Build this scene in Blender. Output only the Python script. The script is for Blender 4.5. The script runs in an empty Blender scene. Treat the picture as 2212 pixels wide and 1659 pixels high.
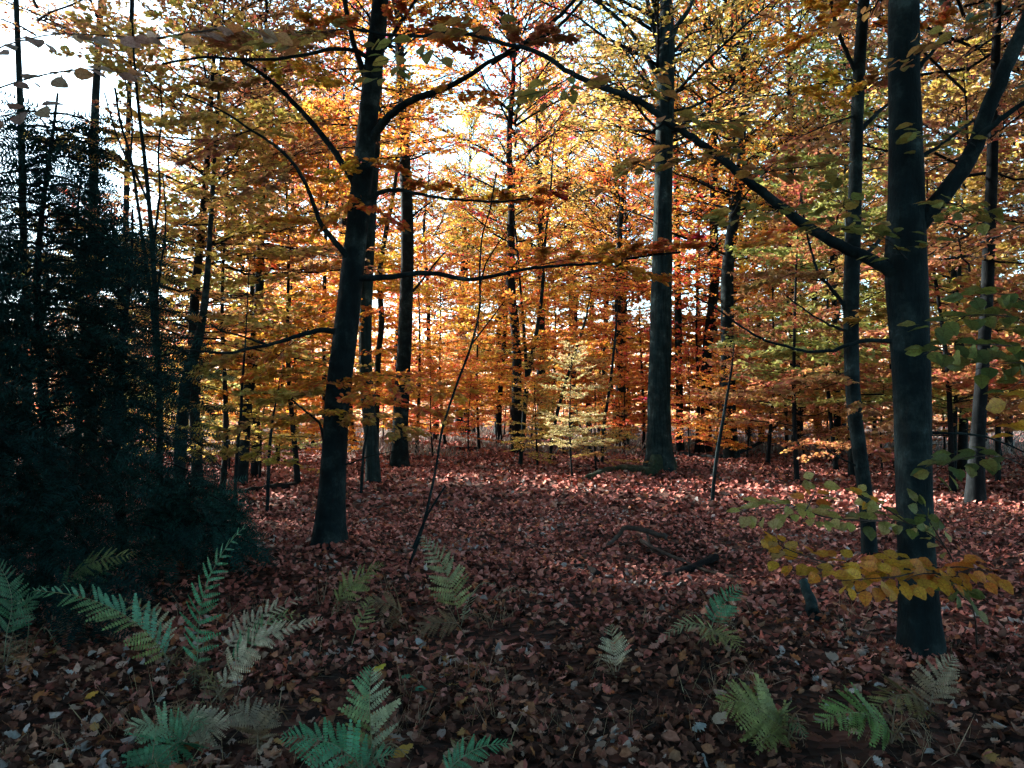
import bpy, math, random
import numpy as np
from mathutils import Vector, Matrix, Quaternion

SC = bpy.context.scene
COL = SC.collection
R = math.radians

# ------------------------------------------------------------------ camera, sky, sun, exposure
FD, CX, CY, HZ = 1702.0, 1106.0, 829.5, 890.0      # focal length, picture centre and horizon row of the photograph (2212 px wide)
CAMZ = 1.6
PITCH = math.atan((HZ - CY) / FD)
cam = bpy.data.cameras.new('camera')
cam.sensor_width = 36.0
cam.lens = 36.0 * FD / 2212.0
cam.clip_start = 0.05
cam.clip_end = 900.0
camo = bpy.data.objects.new('camera', cam)
COL.objects.link(camo)
camo.location = (0, 0, CAMZ)
camo.rotation_euler = (math.pi / 2 + PITCH, 0, 0)
SC.camera = camo

SUN_ELEV, SUN_AZ = 30.0, -56.0                      # degrees; azimuth from +Y, negative to the left
w = bpy.data.worlds.new('World')
SC.world = w
w.use_nodes = True
nt = w.node_tree
bg = nt.nodes['Background']
sky = nt.nodes.new('ShaderNodeTexSky')
sky.sky_type = 'NISHITA'
sky.sun_disc = False
sky.sun_elevation = R(SUN_ELEV)
sky.sun_rotation = R(SUN_AZ)
sky.air_density = 1.0
sky.dust_density = 0.6
sky.ozone_density = 2.0
hs = nt.nodes.new('ShaderNodeHueSaturation')
hs.inputs['Saturation'].default_value = 0.95
hs.inputs['Hue'].default_value = 0.465
nt.links.new(sky.outputs[0], hs.inputs['Color'])
nt.links.new(hs.outputs[0], bg.inputs['Color'])
bg.inputs['Strength'].default_value = 0.11

sun = bpy.data.lights.new('sun', 'SUN')
sun.energy = 5.0
sun.angle = R(2.0)
sun.color = (1.0, 0.92, 0.80)
suno = bpy.data.objects.new('sun', sun)
COL.objects.link(suno)
sd = Vector((math.sin(R(SUN_AZ)) * math.cos(R(SUN_ELEV)), math.cos(R(SUN_AZ)) * math.cos(R(SUN_ELEV)), math.sin(R(SUN_ELEV))))
suno.rotation_euler = (-sd).to_track_quat('-Z', 'Y').to_euler()
suno.location = sd * 60

SC.view_settings.view_transform = 'Standard'
SC.view_settings.look = 'None'
SC.view_settings.exposure = 2.75
SC.view_settings.gamma = 1.0
SC.view_settings.use_curve_mapping = False
SC.render.engine = 'CYCLES'
SC.cycles.max_bounces = 4
SC.cycles.diffuse_bounces = 4
SC.cycles.glossy_bounces = 1
SC.cycles.transmission_bounces = 2
SC.cycles.transparent_max_bounces = 4
SC.cycles.caustics_reflective = False
SC.cycles.caustics_refractive = False
SC.cycles.use_adaptive_sampling = True
SC.cycles.adaptive_threshold = 0.06
SC.cycles.use_denoising = True
SC.render.use_persistent_data = False

# ------------------------------------------------------------------ helpers
def G(x, y):
    """height of the forest floor"""
    x = np.asarray(x, float); y = np.asarray(y, float)
    return (0.07 * np.sin(0.33 * x + 0.6) * np.cos(0.24 * y + 1.1) + 0.045 * np.sin(0.85 * x + 1.1 * y)
            + 0.03 * np.sin(1.9 * x - 1.6 * y + 2.0) + 0.014 * np.sin(4.3 * x + 3.1 * y) + 0.010 * np.sin(7.7 * y - 5.2 * x))

CP, SP = math.cos(PITCH), math.sin(PITCH)
def ray(px, py):
    a = (px - CX) / FD; b = (CY - py) / FD
    return np.array([a, CP - b * SP, SP + b * CP])
def P(px, py, Y):
    d = ray(px, py)
    return np.array([0, 0, CAMZ]) + d * (Y / d[1])
def onground(px, py):
    """where the line of sight through a picture point meets the floor"""
    d = ray(px, py)
    t = -CAMZ / d[2]
    for _ in range(12):
        q = d * t
        t = (float(G(q[0], q[1])) - CAMZ) / d[2]
    q = np.array([0, 0, CAMZ]) + d * t
    return q

def tri_mesh(name, V, F, mats, smooth=False, mi=None):
    V = np.ascontiguousarray(V, dtype=np.float32); F = np.ascontiguousarray(F, dtype=np.int32)
    me = bpy.data.meshes.new(name)
    me.vertices.add(len(V)); me.vertices.foreach_set('co', V.ravel())
    n = len(F)
    me.loops.add(n * 3); me.loops.foreach_set('vertex_index', F.ravel())
    me.polygons.add(n)
    me.polygons.foreach_set('loop_start', np.arange(0, n * 3, 3, dtype=np.int32))
    if smooth:
        me.polygons.foreach_set('use_smooth', np.ones(n, dtype=bool))
    for m in (mats if isinstance(mats, (list, tuple)) else [mats]):
        me.materials.append(m)
    if mi is not None:
        me.polygons.foreach_set('material_index', np.ascontiguousarray(mi, dtype=np.int32))
    me.update(calc_edges=True)
    return me

class Bag:
    def __init__(self): self.V = []; self.F = []; self.n = 0
    def add(self, V, F):
        if len(V) == 0: return
        self.V.append(np.asarray(V, float)); self.F.append(np.asarray(F, int) + self.n); self.n += len(V)
    def arrays(self): return np.concatenate(self.V), np.concatenate(self.F)
    def mesh(self, name, mats, smooth=False, off=None):
        V, F = self.arrays()
        if off is not None: V = V - np.asarray(off)
        return tri_mesh(name, V, F, mats, smooth)

def ob(name, data, parent=None, loc=None, color=None):
    o = bpy.data.objects.new(name, data)
    COL.objects.link(o)
    if parent is not None: o.parent = parent
    if loc is not None: o.location = loc
    if color is not None: o.color = (color[0], color[1], color[2], 1.0)
    return o
def thing(name, label, cat, loc, group=None):
    o = bpy.data.objects.new(name, None)
    o.empty_display_size = 0.2
    COL.objects.link(o); o.location = loc
    tag(o, label, cat, group)
    return o
def tag(o, label, cat, group=None):
    o['label'] = label; o['category'] = cat
    if group: o['group'] = group

def nrm(v):
    v = np.asarray(v, float); l = np.linalg.norm(v, axis=-1, keepdims=True)
    return v / np.maximum(l, 1e-9)

def catmull(pts, m):
    """smooth resampling of a polyline whose rows may carry extra columns (radius)"""
    p = np.asarray(pts, float); n = len(p)
    if n == 2:
        t = np.linspace(0, 1, m)[:, None]; return p[0] * (1 - t) + p[1] * t
    seg = np.linalg.norm(np.diff(p[:, :3], axis=0), axis=1); s = np.concatenate([[0], np.cumsum(seg)])
    q = np.linspace(0, s[-1], m)
    i = np.clip(np.searchsorted(s, q, side='right') - 1, 0, n - 2)
    t = ((q - s[i]) / np.maximum(seg[i], 1e-9))[:, None]
    p0 = p[np.maximum(i - 1, 0)]; p1 = p[i]; p2 = p[i + 1]; p3 = p[np.minimum(i + 2, n - 1)]
    o = 0.5 * ((2 * p1) + (-p0 + p2) * t + (2 * p0 - 5 * p1 + 4 * p2 - p3) * t ** 2 + (-p0 + 3 * p1 - 3 * p2 + p3) * t ** 3)
    if p.shape[1] > 3:
        o[:, 3:] = p1[:, 3:] * (1 - t) + p2[:, 3:] * t
    return o

def tube(pts, rad, k=8, rng=None, rough=0.0, flare=0.0, flare_h=0.3):
    """a capped tube of k sides along pts; rough: uneven cross-section; flare: root flare at the start"""
    p = np.asarray(pts, float); n = len(p); rad = np.asarray(rad, float)
    T = np.gradient(p, axis=0); T = nrm(T)
    ref = np.array([0.0, 1.0, 0.0]) if abs(T[0][1]) < 0.85 else np.array([1.0, 0, 0])
    U = np.zeros_like(p); u = nrm(np.cross(T[0], ref))
    for i in range(n):
        u = u - T[i] * np.dot(u, T[i]); u = u / max(np.linalg.norm(u), 1e-9); U[i] = u
    W = np.cross(T, U)
    a = np.linspace(0, 2 * math.pi, k, endpoint=False)
    rr = np.repeat(rad[:, None], k, 1)
    if rough and rng is not None:
        s = np.concatenate([[0], np.cumsum(np.linalg.norm(np.diff(p, axis=0), axis=1))])
        ph = rng.random(6) * 6.28
        rr = rr * (1 + rough * (np.sin(2 * a + ph[0] + s[:, None] * 0.9) * 0.5 + np.sin(3 * a + ph[1] - s[:, None] * 1.7) * 0.4
                                + np.sin(5 * a[None, :] + ph[2] + s[:, None] * 3.1) * 0.3) + rough * 0.4 * rng.standard_normal((n, k)) * 0.5)
    if flare:
        h = np.linalg.norm(p - p[0], axis=1)[:, None]
        ph = rng.random() * 6 if rng is not None else 0
        rr = rr * (1 + flare * np.exp(-h / flare_h) * (0.75 + 0.3 * np.cos(5 * a + ph) + 0.25 * np.cos(3 * a + 2 * ph)))
    V = p[:, None, :] + rr[:, :, None] * (np.cos(a)[None, :, None] * U[:, None, :] + np.sin(a)[None, :, None] * W[:, None, :])
    V = V.reshape(-1, 3)
    F = []
    i0 = np.arange(n - 1)[:, None] * k; j = np.arange(k)[None, :]; j2 = (j + 1) % k
    A = i0 + j; B = i0 + j2; C = i0 + k + j2; D = i0 + k + j
    F = np.concatenate([np.stack([A, B, C], -1).reshape(-1, 3), np.stack([A, C, D], -1).reshape(-1, 3)])
    V = np.concatenate([V, p[:1], p[-1:]])
    c0, c1 = n * k, n * k + 1
    jj = np.arange(k); jn = (jj + 1) % k
    F = np.concatenate([F, np.stack([np.full(k, c0), jn, jj], -1), np.stack([np.full(k, c1), (n - 1) * k + jj, (n - 1) * k + jn], -1)])
    return V, F

def scatter(TV, TF, pos, ax, up, size, wid=None):
    """copies of a flat template (x along the leaf, z its normal) at pos, pointing along ax with normal near up"""
    m = len(pos)
    x = nrm(ax); z = up - x * np.sum(up * x, 1, keepdims=True); z = nrm(z); y = np.cross(z, x)
    size = np.broadcast_to(np.asarray(size, float), (m,))
    wd = size if wid is None else size * wid
    V = (TV[None, :, 0:1] * x[:, None, :] * size[:, None, None] + TV[None, :, 1:2] * y[:, None, :] * wd[:, None, None]
         + TV[None, :, 2:3] * z[:, None, :] * size[:, None, None]) + pos[:, None, :]
    F = TF[None] + (np.arange(m) * len(TV))[:, None, None]
    return V.reshape(-1, 3), F.reshape(-1, 3)

# leaf templates: a beech leaf at three grades and a lobed oak leaf
LEAF4_V = np.array([(0, 0, 0), (.33, .29, .05), (.70, .25, .03), (1, 0, -.06), (.70, -.25, .03), (.33, -.29, .05)], float)
LEAF4_F = np.array([(0, 3, 2), (0, 2, 1), (0, 5, 4), (0, 4, 3)])
def leaf_fine(seed, wav=0.03, droop=0.10, hw=0.33):
    rng = np.random.default_rng(seed)
    n = 9
    t = np.linspace(0, 1, n)
    half = hw * np.sin(math.pi * t ** 0.85) ** 0.75 * (1 - 0.25 * t)
    half[0] = 0.012; half[-1] = 0.0
    V = []; F = []
    z = -droop * t ** 2
    for i in range(n):
        V.append((t[i], 0, z[i]))
        e = 1.0 + (0.07 if i % 2 else -0.04)
        V.append((t[i] + .02, half[i] * e, z[i] + half[i] * .22 + wav * rng.standard_normal() * .5))
        V.append((t[i] + .02, -half[i] * e, z[i] + half[i] * .22 + wav * rng.standard_normal() * .5))
    for i in range(n - 1):
        a, b, c = 3 * i, 3 * i + 1, 3 * i + 2; d, e, f = a + 3, b + 3, c + 3
        F += [(a, d, e), (a, e, b), (a, c, f), (a, f, d)]
    V = np.array(V); V = np.concatenate([V, [(-.14, .006, .0), (-.14, -.006, .0), (.05, .006, .004), (.05, -.006, .004)]])
    k = len(V) - 4
    F += [(k, k + 1, k + 3), (k, k + 3, k + 2)]
    return V, np.array(F)
def leaf_lobed(seed, curl=0.25):
    rng = np.random.default_rng(seed)
    prof = [(0, .02), (.12, .07), (.2, .2), (.28, .10), (.38, .30), (.47, .15), (.58, .36), (.68, .17), (.78, .27), (.87, .13), (.96, .14), (1.0, .0)]
    V = []; F = []
    for i, (t, h) in enumerate(prof):
        zz = curl * ((t - .5) ** 2) + .05 * rng.standard_normal() * .4
        V += [(t, 0, zz), (t, h, zz + h * h * curl * 2.2 + .03 * rng.standard_normal()), (t, -h, zz + h * h * curl * 2.2 + .03 * rng.standard_normal())]
    for i in range(len(prof) - 1):
        a = 3 * i
        F += [(a, a + 3, a + 4), (a, a + 4, a + 1), (a, a + 2, a + 5), (a, a + 5, a + 3)]
    return np.array(V, float), np.array(F)

# ------------------------------------------------------------------ materials
def new_mat(name):
    m = bpy.data.materials.new(name); m.use_nodes = True
    m.node_tree.nodes.clear()
    return m, m.node_tree.nodes, m.node_tree.links
def N(ns, t, **kw):
    n = ns.new('ShaderNode' + t)
    for k, v in kw.items():
        if k in n.inputs: n.inputs[k].default_value = v
        else: setattr(n, k, v)
    return n
def ramp(ns, stops):
    r = ns.new('ShaderNodeValToRGB'); e = r.color_ramp.elements
    while len(e) < len(stops): e.new(0.5)
    for i, (p, c) in enumerate(stops): e[i].position = p; e[i].color = (c[0], c[1], c[2], 1)
    return r

def leaf_material(name, veins=False, trans=0.55, hvar=0.035, vlo=0.55, vhi=1.25, noise_scale=1.1, rough=0.5, coat=0.035):
    """leaf blades: own colour from the object, small changes of hue from leaf to leaf and clump to clump"""
    m, ns, lk = new_mat(name)
    out = N(ns, 'OutputMaterial'); oi = N(ns, 'ObjectInfo'); geo = N(ns, 'NewGeometry'); tc = N(ns, 'TexCoord')
    noi = N(ns, 'TexNoise', Scale=noise_scale, Detail=2.0); lk.new(tc.outputs['Object'], noi.inputs['Vector'])
    h = N(ns, 'HueSaturation')
    mr = N(ns, 'MapRange'); mr.inputs['To Min'].default_value = 0.5 - hvar; mr.inputs['To Max'].default_value = 0.5 + hvar
    lk.new(geo.outputs['Random Per Island'], mr.inputs['Value'])
    mr2 = N(ns, 'MapRange'); mr2.inputs['From Min'].default_value = .3; mr2.inputs['From Max'].default_value = .7
    mr2.inputs['To Min'].default_value = -hvar * .9; mr2.inputs['To Max'].default_value = hvar * .9
    lk.new(noi.outputs['Fac'], mr2.inputs['Value'])
    ad = N(ns, 'Math', operation='ADD'); lk.new(mr.outputs[0], ad.inputs[0]); lk.new(mr2.outputs[0], ad.inputs[1])
    lk.new(ad.outputs[0], h.inputs['Hue'])
    # second random number per leaf for its depth of colour
    ml = N(ns, 'Math', operation='MULTIPLY'); ml.inputs[1].default_value = 17.31; lk.new(geo.outputs['Random Per Island'], ml.inputs[0])
    fr = N(ns, 'Math', operation='FRACT'); lk.new(ml.outputs[0], fr.inputs[0])
    mr3 = N(ns, 'MapRange'); mr3.inputs['To Min'].default_value = vlo; mr3.inputs['To Max'].default_value = vhi
    lk.new(fr.outputs[0], mr3.inputs['Value']); lk.new(mr3.outputs[0], h.inputs['Value'])
    lk.new(oi.outputs['Color'], h.inputs['Color'])
    # blotches and browning of the blade
    n2 = N(ns, 'TexNoise', Scale=(7.0 if veins else 38.0), Detail=3.0); lk.new(tc.outputs['Object'], n2.inputs['Vector'])
    r2 = ramp(ns, [(.42, (1, 1, 1)), (.68, (.55, .42, .34))]); lk.new(n2.outputs['Fac'], r2.inputs['Fac'])
    mx = N(ns, 'MixRGB', blend_type='MULTIPLY', Fac=0.7); lk.new(h.outputs[0], mx.inputs['Color1']); lk.new(r2.outputs[0], mx.inputs['Color2'])
    if veins:
        sx = N(ns, 'SeparateXYZ'); lk.new(tc.outputs['Object'], sx.inputs[0])
        ab = N(ns, 'Math', operation='ABSOLUTE'); lk.new(sx.outputs['Y'], ab.inputs[0])
        mm = N(ns, 'Math', operation='MULTIPLY_ADD'); lk.new(ab.outputs[0], mm.inputs[0]); mm.inputs[1].default_value = -.75; lk.new(sx.outputs['X'], mm.inputs[2])
        m9 = N(ns, 'Math', operation='MULTIPLY'); lk.new(mm.outputs[0], m9.inputs[0]); m9.inputs[1].default_value = 55.0
        si = N(ns, 'Math', operation='SINE'); lk.new(m9.outputs[0], si.inputs[0])
        rv = ramp(ns, [(.80, (1, 1, 1)), (.97, (.62, .58, .50))]); lk.new(si.outputs[0], rv.inputs['Fac'])
        rm = ramp(ns, [(.008, (.55, .5, .42)), (.02, (1, 1, 1))]); lk.new(ab.outputs[0], rm.inputs['Fac'])
        v1 = N(ns, 'MixRGB', blend_type='MULTIPLY', Fac=.8); lk.new(mx.outputs[0], v1.inputs['Color1']); lk.new(rv.outputs[0], v1.inputs['Color2'])
        v2 = N(ns, 'MixRGB', blend_type='MULTIPLY', Fac=.8); lk.new(v1.outputs[0], v2.inputs['Color1']); lk.new(rm.outputs[0], v2.inputs['Color2'])
        mx = v2
    df = N(ns, 'BsdfDiffuse'); tr = N(ns, 'BsdfTranslucent'); gl = N(ns, 'BsdfGlossy', Roughness=rough)
    gl.inputs['Color'].default_value = (1, 1, 1, 1)
    lk.new(mx.outputs[0], df.inputs['Color'])
    gm = N(ns, 'Gamma', Gamma=0.85); lk.new(mx.outputs[0], gm.inputs['Color']); lk.new(gm.outputs[0], tr.inputs['Color'])
    m1 = N(ns, 'MixShader', Fac=trans); lk.new(df.outputs[0], m1.inputs[1]); lk.new(tr.outputs[0], m1.inputs[2])
    m2 = N(ns, 'MixShader', Fac=coat); lk.new(m1.outputs[0], m2.inputs[1]); lk.new(gl.outputs[0], m2.inputs[2])
    lk.new(m2.outputs[0], out.inputs['Surface'])
    return m

def bark_material(name, c1, c2, c3, furrow=0.3, fscale=9.0, stretch=0.18, bump=0.5):
    m, ns, lk = new_mat(name)
    out = N(ns, 'OutputMaterial'); b = N(ns, 'BsdfPrincipled', Roughness=0.85); tc = N(ns, 'TexCoord')
    mp = N(ns, 'Mapping'); mp.inputs['Scale'].default_value = (1, 1, stretch); lk.new(tc.outputs['Object'], mp.inputs['Vector'])
    n1 = N(ns, 'TexNoise', Scale=fscale, Detail=6.0, Roughness=0.65); lk.new(mp.outputs[0], n1.inputs['Vector'])
    n2 = N(ns, 'TexNoise', Scale=3.6, Detail=6.0, Roughness=0.68); lk.new(tc.outputs['Object'], n2.inputs['Vector'])
    n3 = N(ns, 'TexNoise', Scale=60.0, Detail=3.0); lk.new(mp.outputs[0], n3.inputs['Vector'])
    r1 = ramp(ns, [(.30, c1), (.50, c2), (.62, c3), (.66, [min(.25, q * 1.9) for q in c3])]); lk.new(n2.outputs['Fac'], r1.inputs['Fac'])
    r2 = ramp(ns, [(.35, (1 - furrow,) * 3), (.6, (1, 1, 1))]); lk.new(n1.outputs['Fac'], r2.inputs['Fac'])
    mx = N(ns, 'MixRGB', blend_type='MULTIPLY', Fac=1.0); lk.new(r1.outputs[0], mx.inputs['Color1']); lk.new(r2.outputs[0], mx.inputs['Color2'])
    lk.new(mx.outputs[0], b.inputs['Base Color'])
    ad = N(ns, 'MixRGB', blend_type='MIX', Fac=0.25); lk.new(n1.outputs['Fac'], ad.inputs['Color1']); lk.new(n3.outputs['Fac'], ad.inputs['Color2'])
    bp = N(ns, 'Bump', Strength=bump, Distance=0.03); lk.new(ad.outputs[0], bp.inputs['Height']); lk.new(bp.outputs[0], b.inputs['Normal'])
    b.inputs['Specular IOR Level'].default_value = 0.08
    lk.new(b.outputs[0], out.inputs['Surface'])
    return m

def litter_material(name, stops):
    m, ns, lk = new_mat(name)
    out = N(ns, 'OutputMaterial'); geo = N(ns, 'NewGeometry'); tc = N(ns, 'TexCoord')
    r = ramp(ns, stops)
    # which colours lie together changes slowly over the floor
    n = N(ns, 'TexNoise', Scale=0.7, Detail=4.0); lk.new(tc.outputs['Object'], n.inputs['Vector'])
    mr = N(ns, 'MapRange'); mr.inputs['From Min'].default_value = .3; mr.inputs['From Max'].default_value = .7
    mr.inputs['To Min'].default_value = -.26; mr.inputs['To Max'].default_value = .18; lk.new(n.outputs['Fac'], mr.inputs['Value'])
    ad = N(ns, 'Math', operation='ADD', use_clamp=True); lk.new(geo.outputs['Random Per Island'], ad.inputs[0]); lk.new(mr.outputs[0], ad.inputs[1])
    lk.new(ad.outputs[0], r.inputs['Fac'])
    n2 = N(ns, 'TexNoise', Scale=45.0, Detail=4.0); lk.new(tc.outputs['Object'], n2.inputs['Vector'])
    r2 = ramp(ns, [(.35, (.6, .55, .55)), (.65, (1.1, 1.1, 1.1))]); lk.new(n2.outputs['Fac'], r2.inputs['Fac'])
    mx = N(ns, 'MixRGB', blend_type='MULTIPLY', Fac=0.8); lk.new(r.outputs[0], mx.inputs['Color1']); lk.new(r2.outputs[0], mx.inputs['Color2'])
    b = N(ns, 'BsdfPrincipled', Roughness=0.75); b.inputs['Specular IOR Level'].default_value = 0.1
    lk.new(mx.outputs[0], b.inputs['Base Color'])
    lk.new(b.outputs[0], out.inputs['Surface'])
    return m

def ground_material(name):
    m, ns, lk = new_mat(name)
    out = N(ns, 'OutputMaterial'); b = N(ns, 'BsdfPrincipled', Roughness=0.9); tc = N(ns, 'TexCoord')
    v = N(ns, 'TexVoronoi', Scale=14.0, Randomness=1.0); lk.new(tc.outputs['Object'], v.inputs['Vector'])
    sep = N(ns, 'SeparateColor'); lk.new(v.outputs['Color'], sep.inputs[0])
    r = ramp(ns, [(0, (.012, .008, .007)), (.4, (.035, .017, .013)), (.75, (.09, .038, .028)), (1, (.16, .07, .052))]); lk.new(sep.outputs[0], r.inputs['Fac'])
    n = N(ns, 'TexNoise', Scale=0.4, Detail=4.0); lk.new(tc.outputs['Object'], n.inputs['Vector'])
    r2 = ramp(ns, [(.3, (.55, .55, .58)), (.7, (1.15, 1.1, 1.1))]); lk.new(n.outputs['Fac'], r2.inputs['Fac'])
    mx = N(ns, 'MixRGB', blend_type='MULTIPLY', Fac=1.0); lk.new(r.outputs[0], mx.inputs['Color1']); lk.new(r2.outputs[0], mx.inputs['Color2'])
    lk.new(mx.outputs[0], b.inputs['Base Color'])
    bp = N(ns, 'Bump', Strength=0.8, Distance=0.05); lk.new(v.outputs['Distance'], bp.inputs['Height']); lk.new(bp.outputs[0], b.inputs['Normal'])
    b.inputs['Specular IOR Level'].default_value = 0.2
    lk.new(b.outputs[0], out.inputs['Surface'])
    return m

def moss_material(name):
    m, ns, lk = new_mat(name)
    out = N(ns, 'OutputMaterial'); b = N(ns, 'BsdfPrincipled', Roughness=0.95); tc = N(ns, 'TexCoord')
    n = N(ns, 'TexNoise', Scale=14.0, Detail=6.0); lk.new(tc.outputs['Object'], n.inputs['Vector'])
    r = ramp(ns, [(.3, (.004, .013, .008)), (.55, (.010, .030, .014)), (.75, (.022, .048, .02))]); lk.new(n.outputs['Fac'], r.inputs['Fac'])
    lk.new(r.outputs[0], b.inputs['Base Color'])
    bp = N(ns, 'Bump', Strength=1.0, Distance=0.05); lk.new(n.outputs['Fac'], bp.inputs['Height']); lk.new(bp.outputs[0], b.inputs['Normal'])
    lk.new(b.outputs[0], out.inputs['Surface'])
    return m

M_LEAF = leaf_material('tree_leaf')
M_NEAR = leaf_material('near_leaf', veins=True, trans=0.45, hvar=0.02, vlo=.75, vhi=1.15, noise_scale=9.0)
M_FERN = leaf_material('fern_blade', trans=0.35, hvar=0.012, vlo=.75, vhi=1.2, noise_scale=5.0)
M_NEEDLE = leaf_material('conifer_needle', trans=0.15, hvar=0.02, vlo=.4, vhi=1.5, noise_scale=2.0, coat=.008)
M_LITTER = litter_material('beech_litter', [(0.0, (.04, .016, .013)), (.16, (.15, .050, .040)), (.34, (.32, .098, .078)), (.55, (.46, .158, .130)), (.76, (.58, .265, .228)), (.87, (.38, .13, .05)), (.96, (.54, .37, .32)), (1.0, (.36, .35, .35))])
M_LITTER2 = litter_material('shade_toned_oak_litter', [(0.0, (.020, .013, .012)), (.22, (.055, .028, .022)), (.42, (.13, .058, .042)), (.60, (.22, .095, .068)), (.76, (.32, .175, .130)), (.86, (.30, .12, .045)), (.94, (.42, .31, .26)), (1.0, (.36, .37, .38))])  # near litter: oak browns, darkened to put foreground shade into the colour
M_GROUND = ground_material('forest_floor')
M_MOSS = moss_material('moss')
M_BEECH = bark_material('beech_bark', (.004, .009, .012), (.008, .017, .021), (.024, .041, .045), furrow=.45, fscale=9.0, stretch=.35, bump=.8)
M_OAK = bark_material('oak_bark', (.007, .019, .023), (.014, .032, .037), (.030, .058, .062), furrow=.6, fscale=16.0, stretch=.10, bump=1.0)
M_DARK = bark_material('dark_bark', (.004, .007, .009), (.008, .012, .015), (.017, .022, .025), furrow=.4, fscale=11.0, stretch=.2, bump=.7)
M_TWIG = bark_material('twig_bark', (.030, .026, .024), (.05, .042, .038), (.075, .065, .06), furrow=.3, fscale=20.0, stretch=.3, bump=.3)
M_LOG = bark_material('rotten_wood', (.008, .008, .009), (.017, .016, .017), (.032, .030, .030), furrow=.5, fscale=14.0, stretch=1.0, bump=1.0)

OR = (.80, .31, .04); RD = (.68, .19, .04); YL = (.82, .48, .06); GO = (.60, .41, .09); OL = (.32, .35, .08)
BR = (.47, .22, .085); PK = (.66, .38, .24); TN = (.44, .44, .17)

# ------------------------------------------------------------------ forest floor
def axis(lim, near, n):
    t = np.linspace(-1, 1, n)
    return np.sign(t) * (near * np.abs(t) + (lim - near) * np.abs(t) ** 3.2)
gx = axis(260, 22, 181); gy = axis(260, 22, 181) + 8
XX, YY = np.meshgrid(gx, gy)
ZZ = G(XX, YY)
V = np.stack([XX, YY, ZZ], -1).reshape(-1, 3)
i = np.arange(180)[:, None] * 181 + np.arange(180)[None, :]
F = np.concatenate([np.stack([i, i + 1, i + 182], -1).reshape(-1, 3), np.stack([i, i + 182, i + 181], -1).reshape(-1, 3)])
ground = ob('ground', tri_mesh('ground', V, F, M_GROUND, True))
ground['kind'] = 'structure'

# ------------------------------------------------------------------ crowns
def fan(rng, o, d, width, n, leaf, wood, droop=0.12, wr=0.010, tilt=0.42, shoots=True):
    """a flat leafy spray growing from o along the vector d; returns leaf positions, directions, normals"""
    L = np.linalg.norm(d); f = d / L
    up = np.array([0, 0, 1.0]) + rng.standard_normal(3) * 0.12
    side = nrm(np.cross(up, f)); up = np.cross(f, side)
    K = max(5, int(L / 0.17))
    s = np.linspace(.16, .98, K) + rng.standard_normal(K) * .015
    sg = np.where(np.arange(K) % 2, 1.0, -1.0)
    ln = (width * L * (1.0 - .72 * s) + .07) * rng.uniform(.7, 1.2, K)
    an = R(52) + rng.standard_normal(K) * .15
    sdir = np.cos(an)[:, None] * f + (np.sin(an) * sg)[:, None] * side + (rng.standard_normal(K) * .10)[:, None] * up
    def sag(t): return -droop * L * t ** 2
    base = o + d * s[:, None]; base[:, 2] += sag(s)
    if wood is not None:
        t = np.linspace(0, 1, 6); pp = o + d * t[:, None]; pp[:, 2] += sag(t)
        pp[1:] += rng.standard_normal((5, 3)) * L * .012
        wood.add(*tube(pp, np.linspace(wr, wr * .25, 6), 4))
        if shoots:
            for k in range(0, K):
                q = np.array([base[k], base[k] + sdir[k] * ln[k] * .5, base[k] + sdir[k] * ln[k] * .95])
                q[2, 2] -= droop * ln[k] * .3
                wood.add(*tube(q, [wr * .38, wr * .25, wr * .12], 3))
    pk = ln / ln.sum(); k = rng.choice(K, n, p=pk); u = rng.random(n) ** .75
    pos = base[k] + sdir[k] * (ln[k] * u)[:, None]
    pos[:, 2] -= droop * ln[k] * u ** 2 * .4
    pos += rng.standard_normal((n, 3)) * np.array([.022, .022, .014]) * (leaf / .07)
    yaw = np.where(rng.random(n) < .5, 1, -1) * rng.uniform(.3, 1.0, n)
    lat = np.cross(up, sdir[k])
    ax = np.cos(yaw)[:, None] * sdir[k] + np.sin(yaw)[:, None] * lat
    ax[:, 2] -= .12 + rng.standard_normal(n) * .16
    nn = np.array([0, 0, 1.0]) + rng.standard_normal((n, 3)) * tilt
    return pos, ax, nn

def crown(seed, z0, z1, Rmax, nb, nleaf, leaf, shape, tilt=.42, elev=(8, 30), wr=.014, droop=.12, shoots=True):
    """all branches and leaves of a standing tree whose trunk is the z axis"""
    rng = np.random.default_rng(seed)
    wood, lv = Bag(), Bag()
    hs_ = np.sort(z0 + (z1 - z0) * rng.random(nb))
    per = nleaf // nb
    for i, z in enumerate(hs_):
        t = (z - z0) / (z1 - z0)
        L = Rmax * shape(t) * rng.uniform(.65, 1.12)
        az = i * 2.39996 + rng.standard_normal() * .4
        el = R(elev[0] + (elev[1] - elev[0]) * t + rng.standard_normal() * 6)
        d = np.array([math.cos(az) * math.cos(el), math.sin(az) * math.cos(el), math.sin(el)]) * L
        n = max(12, int(per * (L / (Rmax * .75)) ** 1.3))
        p, a, u = fan(rng, np.array([0, 0, z]), d, .42, n, leaf, wood, droop, wr * (L / Rmax) ** .7, tilt, shoots)
        lv.add(*scatter(LEAF4_V, LEAF4_F, p, a, u, leaf * rng.uniform(.7, 1.2, n)))
    return wood, lv

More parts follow.
